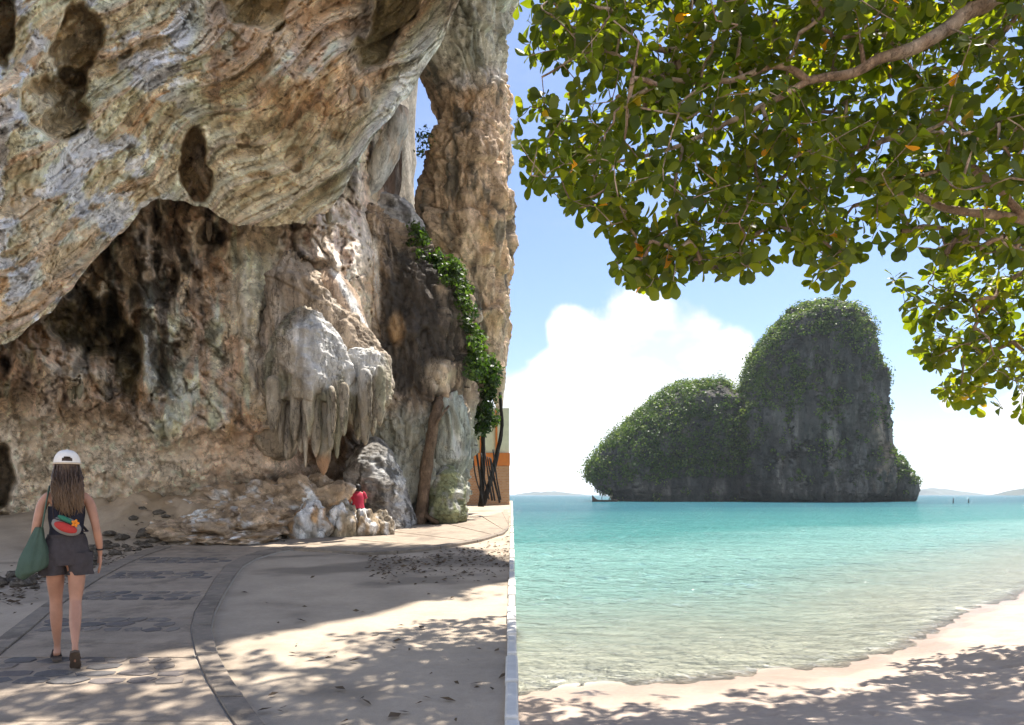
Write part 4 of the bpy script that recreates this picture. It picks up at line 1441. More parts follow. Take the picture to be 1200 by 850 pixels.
far_island(1070, 1135, [0.5, 6.5, 8, 8.5, 8, 7, 6, 5, 4, 3, 1], 3600, 'long faint blue island low on the horizon right of the tower')
far_island(1180, 1260, [0.5, 7, 10, 12, 14, 12, 9, 4], 2100, 'small darker headland at the right end of the horizon')
far_island(604, 684, [1, 3, 4.5, 4, 5, 3.5, 2, 1], 3900, 'faint low island on the horizon left of the green hump')

# ---------------------------------------------------------------- beach tree whose crown hangs over the shore
M_bark = rock_mat('tree_bark', 4.0, 0.012, (1, 1, 0.5))
LEAFCOLS = [(0.0, (0.024, 0.040, 0.007)), (0.35, (0.038, 0.057, 0.009)), (0.7, (0.060, 0.080, 0.012)), (0.95, (0.10, 0.115, 0.016)), (0.982, (0.13, 0.11, 0.02)), (0.99, (0.34, 0.15, 0.02)), (1.0, (0.40, 0.17, 0.02))]
M_leaf = leaf_mat('beach_tree_leaves', LEAFCOLS, 0.55, (5.4, 4.8, 0.6), 0.42, 0.35)
TX, TY = 7.4, 7.4
tree = empty('beach_tree', (TX, TY, float(ground_h(np.array([TX]), np.array([TY]))[0][0])))
tag(tree, 'broad-leaved beach tree with its leafy crown hanging over the shore', 'tree')


def barkcol(V):
    return lerp(np.tile(np.array([0.27, 0.185, 0.13]), (len(V), 1)), np.array([0.44, 0.34, 0.26]), sstep(-0.2, 0.4, nzc(V, (6, 6, 3), 2)))


def limb(name, pts, r0, r1, root, n=40, sides=12, rough=0.12):
    p = smooth_path(pts, n)
    rad_ = np.linspace(r0, r1, n)
    jit_ = np.stack([fbm(p * 1.7 + k * 9, 2) for k in range(3)], 1) * np.minimum(rad_ * 0.9, 0.05)[:, None]
    v, f = tube(p + jit_, rad_, sides)
    v = np.array(v)
    cen = np.repeat(p, sides, axis=0)
    dv = v - cen
    v = v + dv * (rough * fbm(v * 9, 3))[:, None]
    o = mesh_obj(name, v, f, M_bark, attrs={'col': barkcol(v)})
    part_of(o, root)
    return p


base_z = tree.location.z
fork = np.array([6.9, 7.2, 2.9])
limb('trunk', [(TX + .1, TY, base_z - 0.3), (TX, TY, base_z + 0.5), (7.2, 7.3, 1.7), fork], 0.30, 0.22, tree, 30, 16)
skel = []
L = [
    ([fork, W(1250, -60, 7.1), W(1165, -2, 6.9), W(1085, 46, 6.8), W(1020, 76, 6.7), W(945, 93, 6.6)], 0.115, 0.036),
    ([W(945, 93, 6.6), W(905, 76, 6.6), W(850, 96, 6.7), W(780, 90, 6.8), W(700, 60, 6.9), W(635, 90, 6.9)], 0.036, 0.010),
    ([fork + np.array([0, 0.2, .2]), W(1290, 285, 8.0), W(1205, 257, 8.0), W(1120, 247, 7.9), W(1060, 228, 7.8), W(1000, 240, 7.7)], 0.078, 0.022),
    ([W(1205, 257, 8.0), W(1130, 190, 7.7), W(1085, 152, 7.4), W(1020, 172, 7.3), W(955, 182, 7.2), W(880, 235, 7.1), W(820, 262, 7.0)], 0.045, 0.010),
    ([W(1165, -2, 6.9), W(1130, -100, 7.2), W(1000, -170, 7.6), W(850, -140, 7.8), W(720, -90, 7.8), W(640, -60, 7.8)], 0.09, 0.02),
    ([W(945, 93, 6.6), W(880, 130, 6.8), W(800, 170, 6.9), W(720, 190, 7.0), W(640, 186, 7.0)], 0.034, 0.009),
    ([W(1290, 285, 8.0), W(1215, 310, 8.6), W(1165, 345, 8.8), W(1135, 400, 8.8), W(1125, 460, 8.8)], 0.05, 0.010),
    ([W(1130, -100, 7.2), W(1180, -230, 7.5), W(1100, -380, 8.0), W(980, -420, 8.4)], 0.08, 0.02),
    ([W(1250, -60, 7.1), W(1330, -120, 6.8), W(1400, -220, 6.4)], 0.10, 0.03),
    ([W(640, -60, 7.8), (-0.6, 8.0, 9.0), (-2.0, 7.6, 9.1), (-3.2, 7.2, 8.8)], 0.03, 0.012),  # unseen limbs carrying the added shading leaves
    ([W(640, -60, 7.8), (-0.4, 7.2, 8.4), (-1.6, 6.6, 8.0), (-2.8, 6.3, 7.9)], 0.03, 0.012),
    ([W(800, 170, 6.9), W(790, 230, 6.7), W(800, 300, 6.6)], 0.016, 0.006),
    ([W(1000, 240, 7.7), W(970, 280, 7.6), W(960, 320, 7.6)], 0.016, 0.006),
]
for pts, r0, r1 in L:
    p_ = limb('branch', pts, r0, r1, tree, 40, 10)
    skel.append(p_)
skel = np.concatenate(skel)

CAN = [(604, -420), (1330, -420), (1330, 430), (1205, 440), (1196, 490), (1150, 472), (1128, 496), (1094, 460), (1100, 438), (1078, 418), (1062, 380), (1060, 350), (1038, 340), (1042, 322), (1066, 318), (1085, 300), (1060, 288), (1030, 296), (1004, 302), (996, 335), (986, 340), (978, 318), (952, 335), (944, 325), (950, 300),
       (930, 292), (915, 300), (900, 312), (872, 330), (856, 338), (838, 318), (812, 322), (790, 332), (770, 342), (752, 345), (742, 325), (724, 318), (716, 288), (700, 262), (676, 252), (655, 232), (632, 222), (612, 230), (604, 215)]
HOLES = [(645, 92, 34, 15, 20), (628, 150, 12, 8, 0), (1150, 95, 14, 16, 0), (765, 22, 8, 12, 0), (1000, 238, 18, 14, 0), (1070, 318, 16, 12, 0), (1178, 120, 14, 6, 0), (612, 105, 10, 12, 0), (796, 196, 10, 8, 0), (752, 232, 9, 9, 0), (1040, 275, 12, 8, 0), (1020, 300, 10, 8, 0), (905, 285, 10, 8, 0)]


def inpoly(x, y, P_):
    ins = False
    j = len(P_) - 1
    for i in range(len(P_)):
        xi, yi = P_[i]
        xj, yj = P_[j]
        if (yi > y) != (yj > y) and x < (xj - xi) * (y - yi) / (yj - yi) + xi:
            ins = not ins
        j = i
    return ins


rt = random.Random(21)
cl_pts = []
tries = 0
while len(cl_pts) < 3500 and tries < 160000:
    tries += 1
    x, y = rt.uniform(604, 1330), rt.uniform(-420, 498)
    if y < -20 and rt.random() < 0.45:
        continue
    if not inpoly(x, y, CAN):
        continue
    if any(((x - h[0]) / (h[2] + 6)) ** 2 + ((y - h[1]) / (h[3] + 6)) ** 2 < 1 for h in HOLES):
        continue
    low = y > 300 and x > 1030
    dd = rt.uniform(8.0, 9.6) if low else rt.triangular(5.4, 9.4, 7.2)
    if y > 255 and not low:
        dd = rt.uniform(6.0, 7.6)
    if abs(y - np.interp(x, [945, 1020, 1085, 1165], [93, 76, 46, -2])) < 26 and x > 930 and x < 1180:
        dd = rt.uniform(7.2, 9.4)
    elif abs(y - np.interp(x, [1060, 1120, 1205], [228, 247, 257])) < 18 and x > 1050:
        dd = rt.uniform(8.2, 9.4)
    mx_ = 604 + 14 + 60 / dd
    if x < mx_ and rt.random() < 0.6:
        continue
    if low and rt.random() < 0.25:
        continue
    cl_pts.append(W(x, y, dd))
for k in range(400):  # unseen leaves spread left above the path, added to shade it
    yy = rt.uniform(5.8, 9.6)
    cl_pts.append(np.array([rt.uniform(-3.8, -0.1), yy, 2.25 + 0.7375 * yy + rt.uniform(0.0, 1.9)]))
cl_pts = np.array(cl_pts)
# twigs: join every leaf cluster to the nearest wood already there
dm = np.linalg.norm(cl_pts[:, None] - skel[None], axis=2)
bd, bi = dm.min(1), dm.argmin(1)
par = [('s', i) for i in bi]
donef = np.zeros(len(cl_pts), bool)
order = []
for _ in range(len(cl_pts)):
    k = int(np.argmin(np.where(donef, 1e9, bd)))
    donef[k] = True
    order.append(k)
    dn = np.linalg.norm(cl_pts - cl_pts[k], axis=1) + 0.12
    bet = (~donef) & (dn < bd)
    bd[bet] = dn[bet]
    for q_ in np.where(bet)[0]:
        par[q_] = ('c', k)
wt_ = np.ones(len(cl_pts))
for k in reversed(order):
    if par[k][0] == 'c':
        wt_[par[k][1]] += wt_[k]
TVl, TFl = [], []
off = 0
tdir = np.zeros_like(cl_pts)
for k in order:
    a = skel[par[k][1]] if par[k][0] == 's' else cl_pts[par[k][1]]
    b = cl_pts[k]
    mid = (a + b) / 2 + np.array([rt.gauss(0, .06), rt.gauss(0, .06), rt.uniform(-.08, .05)]) * np.linalg.norm(b - a)
    pp = np.array([a, a * .25 + mid * .5 + b * .25 + np.array([rt.gauss(0, .01), 0, rt.gauss(0, .01)]), b])
    r_ = 0.0034 * math.sqrt(wt_[k])
    v, f = tube(pp, [min(r_ * 1.15, .03), min(r_, .028), max(0.0035, r_ * .8)], 5, False)
    TVl.extend(v)
    TFl.extend([tuple(i + off for i in q_) for q_ in f])
    off += len(v)
    dv = b - a
    tdir[k] = dv / (np.linalg.norm(dv) + 1e-6)
TV_ = np.array(TVl)
tw = mesh_obj('twigs', TV_, TFl, M_bark, attrs={'col': barkcol(TV_)})
part_of(tw, tree)
tag(tw, kind='stuff')

# one leaf: obovate, folded along the midrib and curling
prof = [(0.0, 0.02), (0.2, 0.10), (0.42, 0.20), (0.62, 0.275), (0.8, 0.27), (0.93, 0.17), (1.0, 0.015)]
LV = []
for (t_, h_) in prof:
    z_ = -0.16 * t_ * t_
    LV += [(-h_, t_, z_ + 0.32 * h_), (0, t_, z_), (h_, t_, z_ + 0.32 * h_)]
LV = np.array(LV)
LF = []
for i in range(len(prof) - 1):
    a = i * 3
    LF += [(a, a + 1, a + 4, a + 3), (a + 1, a + 2, a + 5, a + 4)]
LF = np.array(LF)
rl = np.random.default_rng(12)
mats = []
rnds = []
for k in range(len(cl_pts)):
    nL = int(rl.integers(5, 9))
    crnd = rl.random()
    ax = tdir[k] * 0.6 + np.array([rl.normal() * .3, rl.normal() * .3, 0.45])
    ax /= np.linalg.norm(ax)
    u_ = np.cross(ax, rl.normal(size=3))
    u_ /= np.linalg.norm(u_)
    w_ = np.cross(ax, u_)
    for j in range(nL):
        an = 2 * math.pi * j / nL + rl.normal() * 0.35
        out_ = u_ * math.cos(an) + w_ * math.sin(an)
        dr = out_ * rl.uniform(0.75, 1.0) + ax * rl.uniform(-0.25, 0.75) + np.array([0, 0, -0.25])
        dr /= np.linalg.norm(dr)
        nr_ = ax - dr * np.dot(ax, dr) + rl.normal(size=3) * 0.33
        nr_ -= dr * np.dot(nr_, dr)
        nr_ /= np.linalg.norm(nr_)
        sd_ = np.cross(dr, nr_)
        s_ = rl.triangular(0.07, 0.13, 0.215)
        base_ = cl_pts[k] + dr * 0.02 - tdir[k] * rl.uniform(0, 0.12)
        Mx = np.eye(4)
        Mx[:3, 0], Mx[:3, 1], Mx[:3, 2], Mx[:3, 3] = sd_ * s_ * rl.uniform(.85, 1.25), dr * s_, nr_ * s_, base_
        tip = base_ + dr * s_
        tpx = min(tip[0] / tip[1], base_[0] / base_[1]) * FPX + 600
        if tpx < 602 and (580 - (min(tip[2], base_[2]) - EYE) / tip[1] * FPX) > -25:
            continue
        mats.append(Mx)
        rnds.append((crnd * 0.5 + rl.random() * 0.5) * 0.95 if rl.random() > 0.012 else 0.994)
mats = np.array(mats)
rnds = np.array(rnds)
# the 300 leaves that show largest are objects of their own
pos = mats[:, :3, 3]
ppx, ppy = pos[:, 0] / pos[:, 1] * FPX + 600, 580 - (pos[:, 2] - EYE) / pos[:, 1] * FPX
app = np.linalg.norm(mats[:, :3, 1], axis=1) / pos[:, 1] * np.abs(np.einsum('ij,ij->i', mats[:, :3, 2] / np.linalg.norm(mats[:, :3, 2], axis=1)[:, None], pos / np.linalg.norm(pos, axis=1)[:, None]))
app = np.where((ppx > 605) & (ppx < 1195) & (ppy > 5), app, 0)
top = np.argsort(-app)[:300]
sel = np.zeros(len(mats), bool)
sel[top] = True
leaf_me = None
for k in top:
    if leaf_me is None:
        o = mesh_obj('leaf', LV, LF, M_leaf, None, True, {'rnd': np.zeros(len(LV))})
        leaf_me = o.data
    else:
        o = bpy.data.objects.new('leaf', leaf_me)
        col.objects.link(o)
    o.parent = tree
    o.matrix_parent_inverse = Matrix.Translation(-Vector(tree.location))
    o.matrix_basis = Matrix([list(r_) for r_ in mats[k]])
rest = mats[~sel]
VV = np.einsum('kij,vj->kvi', rest[:, :3, :3], LV) + rest[:, None, :3, 3]
FF = (LF[None] + (np.arange(len(rest)) * len(LV))[:, None, None]).reshape(-1, 4)
fo = mesh_obj('foliage', VV.reshape(-1, 3), FF, M_leaf, None, True, {'rnd': np.repeat(rnds[~sel], len(LV))})
part_of(fo, tree)
tag(fo, kind='stuff')

# ---------------------------------------------------------------- unseen tree added on the cliff top to dapple the path with shade
brow = empty('shade_tree', (0.6, 15.0, 15.0))
tag(brow, 'unseen leafy tree added on the cliff top to shade the path', 'tree')
limb('trunk', [(-0.6, 15.0, 15.0), (0.6, 15.2, 15.2), (1.6, 15.8, 15.9), (2.4, 16.6, 17.0)], 0.2, 0.1, brow, 20, 10)
limb('branch', [(1.0, 15.4, 15.4), (2.4, 14.6, 15.0), (3.4, 14.2, 15.4)], 0.1, 0.03, brow, 16, 8)
limb('branch', [(1.6, 15.8, 15.9), (2.2, 18.0, 17.4), (2.6, 19.4, 18.4)], 0.1, 0.03, brow, 16, 8)
rgb_ = np.random.default_rng(5)
bp, brd = [], []
for k in range(230):
    yy = rgb_.uniform(12.6, 20.2)
    xx = rgb_.uniform(0.3, 2.4 if yy < 15.5 else 3.4)
    bp.append((xx, yy, 2.9 + 0.745 * yy + rgb_.uniform(0.3, 2.2)))
    brd.append(rgb_.uniform(0.3, 0.6))
V, F, rn = clumps(bp, brd, 46, 0.10, rgb_, 0.7)
o = mesh_obj('crown', V, F, M_leaf, None, False, {'rnd': rn * 0.95})
part_of(o, brow)
tag(o, kind='stuff')

# ---------------------------------------------------------------- trees and shrubs against the cliff
M_dark = rock_mat('dark_bark', 3.0, 0.02, (1, 1, 0.4))


def trunk_obj(name, pts, r0, r1, root, c0, n=26, sides=10):
    p = smooth_path(pts, n)
    v, f = tube(p, np.linspace(r0, r1, n), sides)
    v = np.array(v)
    v = v + (v - np.repeat(p, sides, axis=0)) * (0.25 * fbm(v * 3.5, 3))[:, None]
    C = np.array(c0) * (1 + 0.5 * nzc(v, (5, 5, 1.2), 1))[:, None]
    o = mesh_obj(name, v, f, M_dark, attrs={'col': np.clip(C, .01, .9)})
    part_of(o, root)


x_, y_ = on_ground(494, 607)
y_ = 20.4
lean = empty('leaning_tree', (W(494, 607, y_)[0], y_, float(gz(0, y_))))
tag(lean, 'bare brown tree trunk leaning against the streaked buttress', 'tree')
trunk_obj('trunk', [W(491, 614, y_), W(495, 590, y_), W(499, 555, y_), W(506, 510, y_), W(513, 478, y_ + .2), W(521, 455, y_ + .9)], 0.20, 0.15, lean, (0.17, 0.115, 0.075))
trunk_obj('root', [W(495, 600, y_), W(487, 609, y_ - .2), W(476, 616, y_ - .3)], 0.10, 0.04, lean, (0.17, 0.115, 0.075), 12)
trunk_obj('root', [W(495, 600, y_), W(506, 609, y_ - .2), W(514, 613, y_ - .2)], 0.10, 0.04, lean, (0.17, 0.115, 0.075), 12)
trunk_obj('branch', [W(507, 505, y_), W(517, 488, y_ - .1), W(526, 476, y_ + .3)], 0.06, 0.03, lean, (0.17, 0.115, 0.075), 12)

rgc = np.random.default_rng(33)


def shrub(name, root, blobs, dist, per, size, lab=None):
    pts, rad_ = [], []
    for (px, py, rx, ry, n_) in blobs:
        for _ in range(n_):
            a, r = rgc.uniform(0, 6.28), math.sqrt(rgc.random())
            pts.append(W(px + rx * r * math.cos(a), py + ry * r * math.sin(a), dist + rgc.normal() * 0.35))
            rad_.append(rgc.uniform(0.14, 0.36))
    V, F, rn = clumps(pts, rad_, per, size, rgc, 0.8)
    o = mesh_obj(name, V, F, M_shrub, None, False, {'rnd': rn})
    part_of(o, root)
    tag(o, lab, kind='stuff')


t2 = empty('thin_tree', (W(570, 588, 24.5)[0], 24.5, float(gz(0, 24.5))))
tag(t2, 'thin dark double-stemmed tree with trailing green crown beside the pillar', 'tree')
trunk_obj('trunk', [W(564, 594, 24.5), W(565, 570, 24.5), W(566, 530, 24.5), W(566, 490, 24.5), W(564, 440, 24.7)], 0.11, 0.07, t2, (0.035, 0.03, 0.026))
trunk_obj('trunk', [W(566, 592, 24.3), W(574, 566, 24.4), W(582, 535, 24.5), W(588, 500, 24.6), W(586, 460, 24.8)], 0.10, 0.06, t2, (0.035, 0.03, 0.026))
for k in range(9):
    xa = 550 + k * 3.2 + rgc.uniform(-2, 2)
    trunk_obj('aerial_root', [W(xa + 4, 532 + rgc.uniform(-6, 6), 24.0), W(xa + 8, 560, 23.9), W(xa + 14 + rgc.uniform(-3, 3), 588 + rgc.uniform(-3, 4), 23.8)], rgc.uniform(.018, .035), rgc.uniform(.02, .045), t2, (0.045, 0.042, 0.04), 12, 6)
shrub('crown', t2, [(563, 462, 16, 26, 60), (574, 440, 10, 22, 34), (564, 492, 18, 14, 44)], 23.2, 36, 0.075)
s1 = empty('shrub', (W(495, 310, 22.6)[0], 22.6, W(495, 310, 22.6)[2]))
tag(s1, 'bright green shrub sprouting in the cleft above the dark buttress', 'shrub')
shrub('foliage', s1, [(490, 290, 9, 18, 30), (505, 308, 14, 10, 26), (488, 272, 5, 8, 8)], 21.9, 34, 0.075)
trunk_obj('stem', [W(494, 322, 22.6), W(492, 305, 22.5), W(489, 285, 22.4)], 0.05, 0.02, s1, (0.1, 0.07, 0.05), 8, 6)
s2 = empty('trailing_shrub', (W(540, 370, 23.2)[0], 23.2, W(540, 370, 23.2)[2]))
tag(s2, 'green creeper trailing down between the buttress and the pillar', 'shrub')
shrub('foliage', s2, [(527, 325, 12, 14, 26), (540, 345, 10, 14, 22), (550, 374, 7, 16, 18), (534, 312, 6, 8, 10), (557, 405, 6, 18, 18), (558, 430, 9, 14, 18)], 21.6, 34, 0.075)
trunk_obj('stem', [W(526, 318, 23.1), W(542, 350, 23.1), W(555, 400, 23.1), W(558, 435, 23.2)], 0.05, 0.03, s2, (0.1, 0.07, 0.05), 12, 6)
s3 = empty('rock_fern', (W(497, 175, 24)[0], 24, W(497, 175, 24)[2]))
tag(s3, 'tiny tuft of green leaves clinging to the edge of the cleft', 'plant')
shrub('foliage', s3, [(498, 160, 5, 8, 8), (494, 178, 4, 6, 6)], 24.0, 14, 0.06)
trunk_obj('stem', [W(501, 172, 24.3), W(498, 165, 24.0)], 0.03, 0.02, s3, (0.1, 0.07, 0.05), 5, 5)

# ---------------------------------------------------------------- brick wall at the end of the path
mb, n, out = new_mat('small_bricks')
br = n.new('ShaderNodeTexBrick')
n.l.new(n.scale(obj_coord(n), (1, 1, 1)), br.inputs['Vector'])
br.inputs['Color1'].default_value = (0.42, 0.20, 0.09, 1)
br.inputs['Color2'].default_value = (0.52, 0.29, 0.14, 1)
br.inputs['Mortar'].default_value = (0.45, 0.4, 0.33, 1)
br.inputs['Scale'].default_value = 3.2
mp = n.new('ShaderNodeCombineXYZ')
sp_ = n.new('ShaderNodeSeparateXYZ')
n.l.new(obj_coord(n), sp_.inputs[0])
n.l.new(sp_.outputs[0], mp.inputs[0])
n.l.new(sp_.outputs[2], mp.inputs[1])
n.l.new(mp.outputs[0], br.inputs['Vector'])
principled(n, out, br.outputs[0], 0.85)
M_orange = plain_mat('orange_paint', (0.62, 0.20, 0.045), 0.6, 0.1, 4, 0.002)
M_pale = plain_mat('pale_backdrop', (0.66, 0.68, 0.50), 0.8, 0.1, 4, 0.002)


def box(x0, x1, y0, y1, z0, z1, b=0.0):
    bm_ = bmesh.new()
    bmesh.ops.create_cube(bm_, size=1.0)
    for v in bm_.verts:
        v.co = Vector((x0 + (v.co.x + .5) * (x1 - x0), y0 + (v.co.y + .5) * (y1 - y0), z0 + (v.co.z + .5) * (z1 - z0)))
    if b:
        bmesh.ops.bevel(bm_, geom=bm_.edges[:], offset=b, segments=2, affect='EDGES')
    bm_.verts.index_update()
    V = [tuple(v.co) for v in bm_.verts]
    F = [tuple(v.index for v in f.verts) for f in bm_.faces]
    bm_.free()
    return V, F


BY = 33.0
zq = float(gz(0, BY))
z1_, z2_, z3_ = W(0, 546, BY)[2], W(0, 531, BY)[2], W(0, 478, BY)[2]
bw = empty('brick_wall', (-2, BY, zq))
tag(bw, 'orange brick wall with an orange beam at the far end of the path', 'wall')
addp('brickwork', box(-4.5, -0.12, BY, BY + 0.3, zq - .3, z1_, 0.01), mb, False, bw)
addp('beam', box(-4.5, -0.10, BY - 0.06, BY + 0.36, z1_ + 0.003, z2_, 0.02), M_orange, False, bw)
addp('backdrop_panel', box(-4.5, -0.14, BY + 0.1, BY + 0.3, z2_ + 0.003, z3_, 0.01), M_pale, False, bw)  # pale panel standing in for sunlit greenery behind the wall
for xp in (-0.75, -1.5, -2.3):
    addp('post', box(xp - .05, xp + .05, BY - 0.02, BY + 0.095, z2_ + 0.003, z3_ - .02, 0.01), M_orange, False, bw)

# ---------------------------------------------------------------- long-tail boat under the island, markers in the water
M_hull = plain_mat('boat_hull', (0.10, 0.06, 0.045), 0.6, 0.2, 1, 0)
M_canopy = plain_mat('boat_canopy', (0.30, 0.24, 0.22), 0.8, 0.1, 1, 0)
boat = empty('longtail_boat', (W(708, 584, 205)[0], 205, SEA))
tag(boat, 'small dark wooden boat with upturned bow moored off the green hump', 'boat')
V, F = [], []
NS = 22
for i in range(NS):
    t_ = i / (NS - 1)
    x = -3.6 + 7.6 * t_
    hw = 0.75 * math.sin(math.pi * min(1, 0.12 + t_ * 0.86)) ** 0.7
    sheer = 0.55 + 1.5 * max(0, (0.25 - t_) / 0.25) ** 1.6 + 0.25 * max(0, (t_ - .8) / .2)
    for (a, zz) in ((-1, 1), (-0.75, 0.3), (0, 0), (0.75, 0.3), (1, 1)):
        V.append((x, a * hw, -0.15 + zz * (sheer + .15)))
for i in range(NS - 1):
    for k in range(4):
        F.append((i * 5 + k, i * 5 + k + 1, i * 5 + 6 + k, i * 5 + 5 + k))
mesh_obj('hull', V, F, M_hull, boat)
mesh_obj('canopy', *box(-0.8, 2.4, -0.75, 0.75, 1.62, 1.74, 0.03), M_canopy, boat)
for (xx, yy) in ((-0.7, -.6), (-0.7, .6), (2.3, -.6), (2.3, .6)):
    mesh_obj('canopy_post', *tube([(xx, yy, 0.3), (xx, yy, 1.63)], [0.05, 0.05], 6), M_hull, boat)
M_post = plain_mat('wet_timber', (0.05, 0.045, 0.04), 0.7, 0.2, 3, 0)
for (px, hh_, lab) in ((1117, 5.2, 'left of two thin dark marker posts standing in the sea'), (1135, 4.6, 'right of two thin dark marker posts standing in the sea')):
    dq = 170.0
    o = empty('marker_post', (W(px, 0, dq)[0], dq, SEA))
    tag(o, lab, 'post', 'marker posts in the sea')
    hm = hh_ / FPX * dq
    mesh_obj('post', *tube([(0, 0, -1), (0.02, 0, hm * .5), (0.05, 0, hm)], [0.13, 0.12, 0.10], 8), M_post, o)
    mesh_obj('cap', *tube([(0.05, 0, hm), (0.05, 0, hm + .12)], [0.15, 0.11], 8), M_post, o)


# ---------------------------------------------------------------- the walker
PD = 5.27
PXC = 78
ppos = W(PXC, 0, PD)
yaw = math.atan2(-ppos[0], PD)
M_skin = plain_mat('skin', (0.42, 0.215, 0.14), 0.5, 0.2, 7, 0.003, 0.4)
M_top = plain_mat('navy_top', (0.022, 0.022, 0.034), 0.9, 0.15, 40, 0.002)
M_short = plain_mat('charcoal_cloth', (0.055, 0.048, 0.052), 0.9, 0.2, 30, 0.004)
M_cap = plain_mat('white_cap', (0.78, 0.74, 0.68), 0.85, 0.06, 30, 0.002)
M_capb = plain_mat('cap_band', (0.60, 0.50, 0.38), 0.85, 0.06, 30, 0.002)
M_sole = plain_mat('sandal_sole', (0.10, 0.075, 0.058), 0.85, 0.25, 20, 0.002)
M_tote = plain_mat('green_tote', (0.062, 0.10, 0.075), 0.85, 0.2, 10, 0.006)
M_grey = plain_mat('pack_grey', (0.21, 0.20, 0.19), 0.8, 0.15, 30, 0.002)
M_pred = plain_mat('pack_red', (0.42, 0.04, 0.035), 0.75, 0.15, 30, 0.002)
M_pgreen = plain_mat('pack_green', (0.03, 0.16, 0.10), 0.75, 0.15, 30, 0.002)
M_porange = plain_mat('pack_orange', (0.75, 0.24, 0.02), 0.7, 0.1, 30, 0.002)
M_strap = plain_mat('dark_strap', (0.035, 0.025, 0.025), 0.8, 0.1, 30, 0.001)
m, n, out = new_mat('brown_hair')
f = n.noise(n.scale(obj_coord(n), (60, 60, 6)), 1.0, 4, 0.6)
sz_ = n.new('ShaderNodeSeparateXYZ')
n.l.new(obj_coord(n), sz_.inputs[0])
tipm = n.maprange(sz_.outputs[2], 1.45, 1.15, 0.0, 0.75)
hc = n.mix(tipm, n.ramp(f, [(0.3, (0.035, 0.02, 0.012)), (0.7, (0.10, 0.06, 0.035))]), n.ramp(f, [(0.3, (0.10, 0.058, 0.03)), (0.7, (0.27, 0.17, 0.095))]))
principled(n, out, hc, 0.5, None, 0.4)
M_hair = m
pz = float(gz(ppos[0], PD)) + 0.034
person = empty('person', (ppos[0], PD, pz), yaw)
person.scale = (0.88, 0.95, 1.0)
tag(person, 'person in white cap, navy top and charcoal shorts walking away along the path', 'person')


def skin_mesh(name, verts, edges, mat, parent, sub=2, root=0):
    me = bpy.data.meshes.new(name)
    me.from_pydata([v[:3] for v in verts], edges, [])
    o = bpy.data.objects.new(name, me)
    col.objects.link(o)
    md = o.modifiers.new('skin', 'SKIN')
    md.use_smooth_shade = True
    md.branch_smoothing = 0.6
    lay = me.skin_vertices[0].data
    for i, v in enumerate(verts):
        r = v[3]
        lay[i].radius = r if isinstance(r, tuple) else (r, r)
        lay[i].use_root = (i == root)
    sd = o.modifiers.new('sub', 'SUBSURF')
    sd.levels = sub
    sd.render_levels = sub
    me.materials.append(mat)
    o.parent = parent
    return o


BV, BE = [], []


def chain(pts, start=None):
    prev = start
    ids = []
    for p in pts:
        BV.append(p)
        i = len(BV) - 1
        if prev is not None:
            BE.append((prev, i))
        prev = i
        ids.append(i)
    return ids


sp = chain([(0, 0, 0.88, (0.145, 0.105)), (0, 0.005, 0.98, (0.118, 0.09)), (0, 0.0, 1.07, (0.112, 0.085)), (0, -0.005, 1.18, (0.128, 0.09)), (0, -0.005, 1.275, (0.118, 0.075)),
            (0, 0.0, 1.335, (0.055, 0.05)), (0, 0.012, 1.385, (0.047, 0.05)), (0, 0.03, 1.445, (0.066, 0.08)), (0, 0.03, 1.52, (0.078, 0.092)), (0, 0.025, 1.575, (0.06, 0.072))])
# arms: right hangs free, left is bent forward to hold the tote strap
ra = chain([(0.135, -0.005, 1.292, 0.052), (0.175, -0.012, 1.235, 0.046), (0.205, -0.03, 1.12, 0.038), (0.222, -0.035, 1.035, 0.034), (0.238, -0.015, 0.96, 0.036), (0.252, 0.02, 0.86, 0.025), (0.255, 0.03, 0.825, (0.022, 0.028)), (0.255, 0.035, 0.785, (0.018, 0.038))], sp[4])
la = chain([(-0.135, -0.005, 1.292, 0.052), (-0.175, -0.012, 1.235, 0.046), (-0.205, -0.03, 1.12, 0.038), (-0.222, -0.03, 1.035, 0.034), (-0.225, 0.03, 0.98, 0.034), (-0.20, 0.13, 0.915, 0.025), (-0.195, 0.16, 0.90, (0.022, 0.028)), (-0.19, 0.195, 0.89, (0.034, 0.02))], sp[4])
rl_ = chain([(0.080, -0.005, 0.80, 0.088), (0.078, -0.02, 0.68, 0.077), (0.070, -0.03, 0.56, 0.061), (0.066, -0.04, 0.48, 0.047), (0.064, -0.105, 0.405, 0.052), (0.062, -0.18, 0.325, 0.048), (0.060, -0.275, 0.215, 0.029), (0.060, -0.31, 0.165, 0.026), (0.060, -0.285, 0.12, 0.028), (0.061, -0.225, 0.07, 0.030), (0.064, -0.16, 0.036, 0.026)], sp[0])
ll_ = chain([(-0.080, 0.015, 0.80, 0.090), (-0.084, 0.06, 0.68, 0.079), (-0.080, 0.105, 0.56, 0.062), (-0.078, 0.12, 0.48, 0.048), (-0.078, 0.12, 0.40, 0.054), (-0.076, 0.13, 0.30, 0.048), (-0.070, 0.165, 0.15, 0.029), (-0.069, 0.175, 0.085, 0.029), (-0.071, 0.20, 0.052, 0.031), (-0.080, 0.28, 0.042, 0.030), (-0.086, 0.35, 0.032, 0.023)], sp[0])
chain([(-0.070, 0.135, 0.045, 0.026)], ll_[7])
chain([(0.060, -0.335, 0.155, 0.023)], rl_[7])
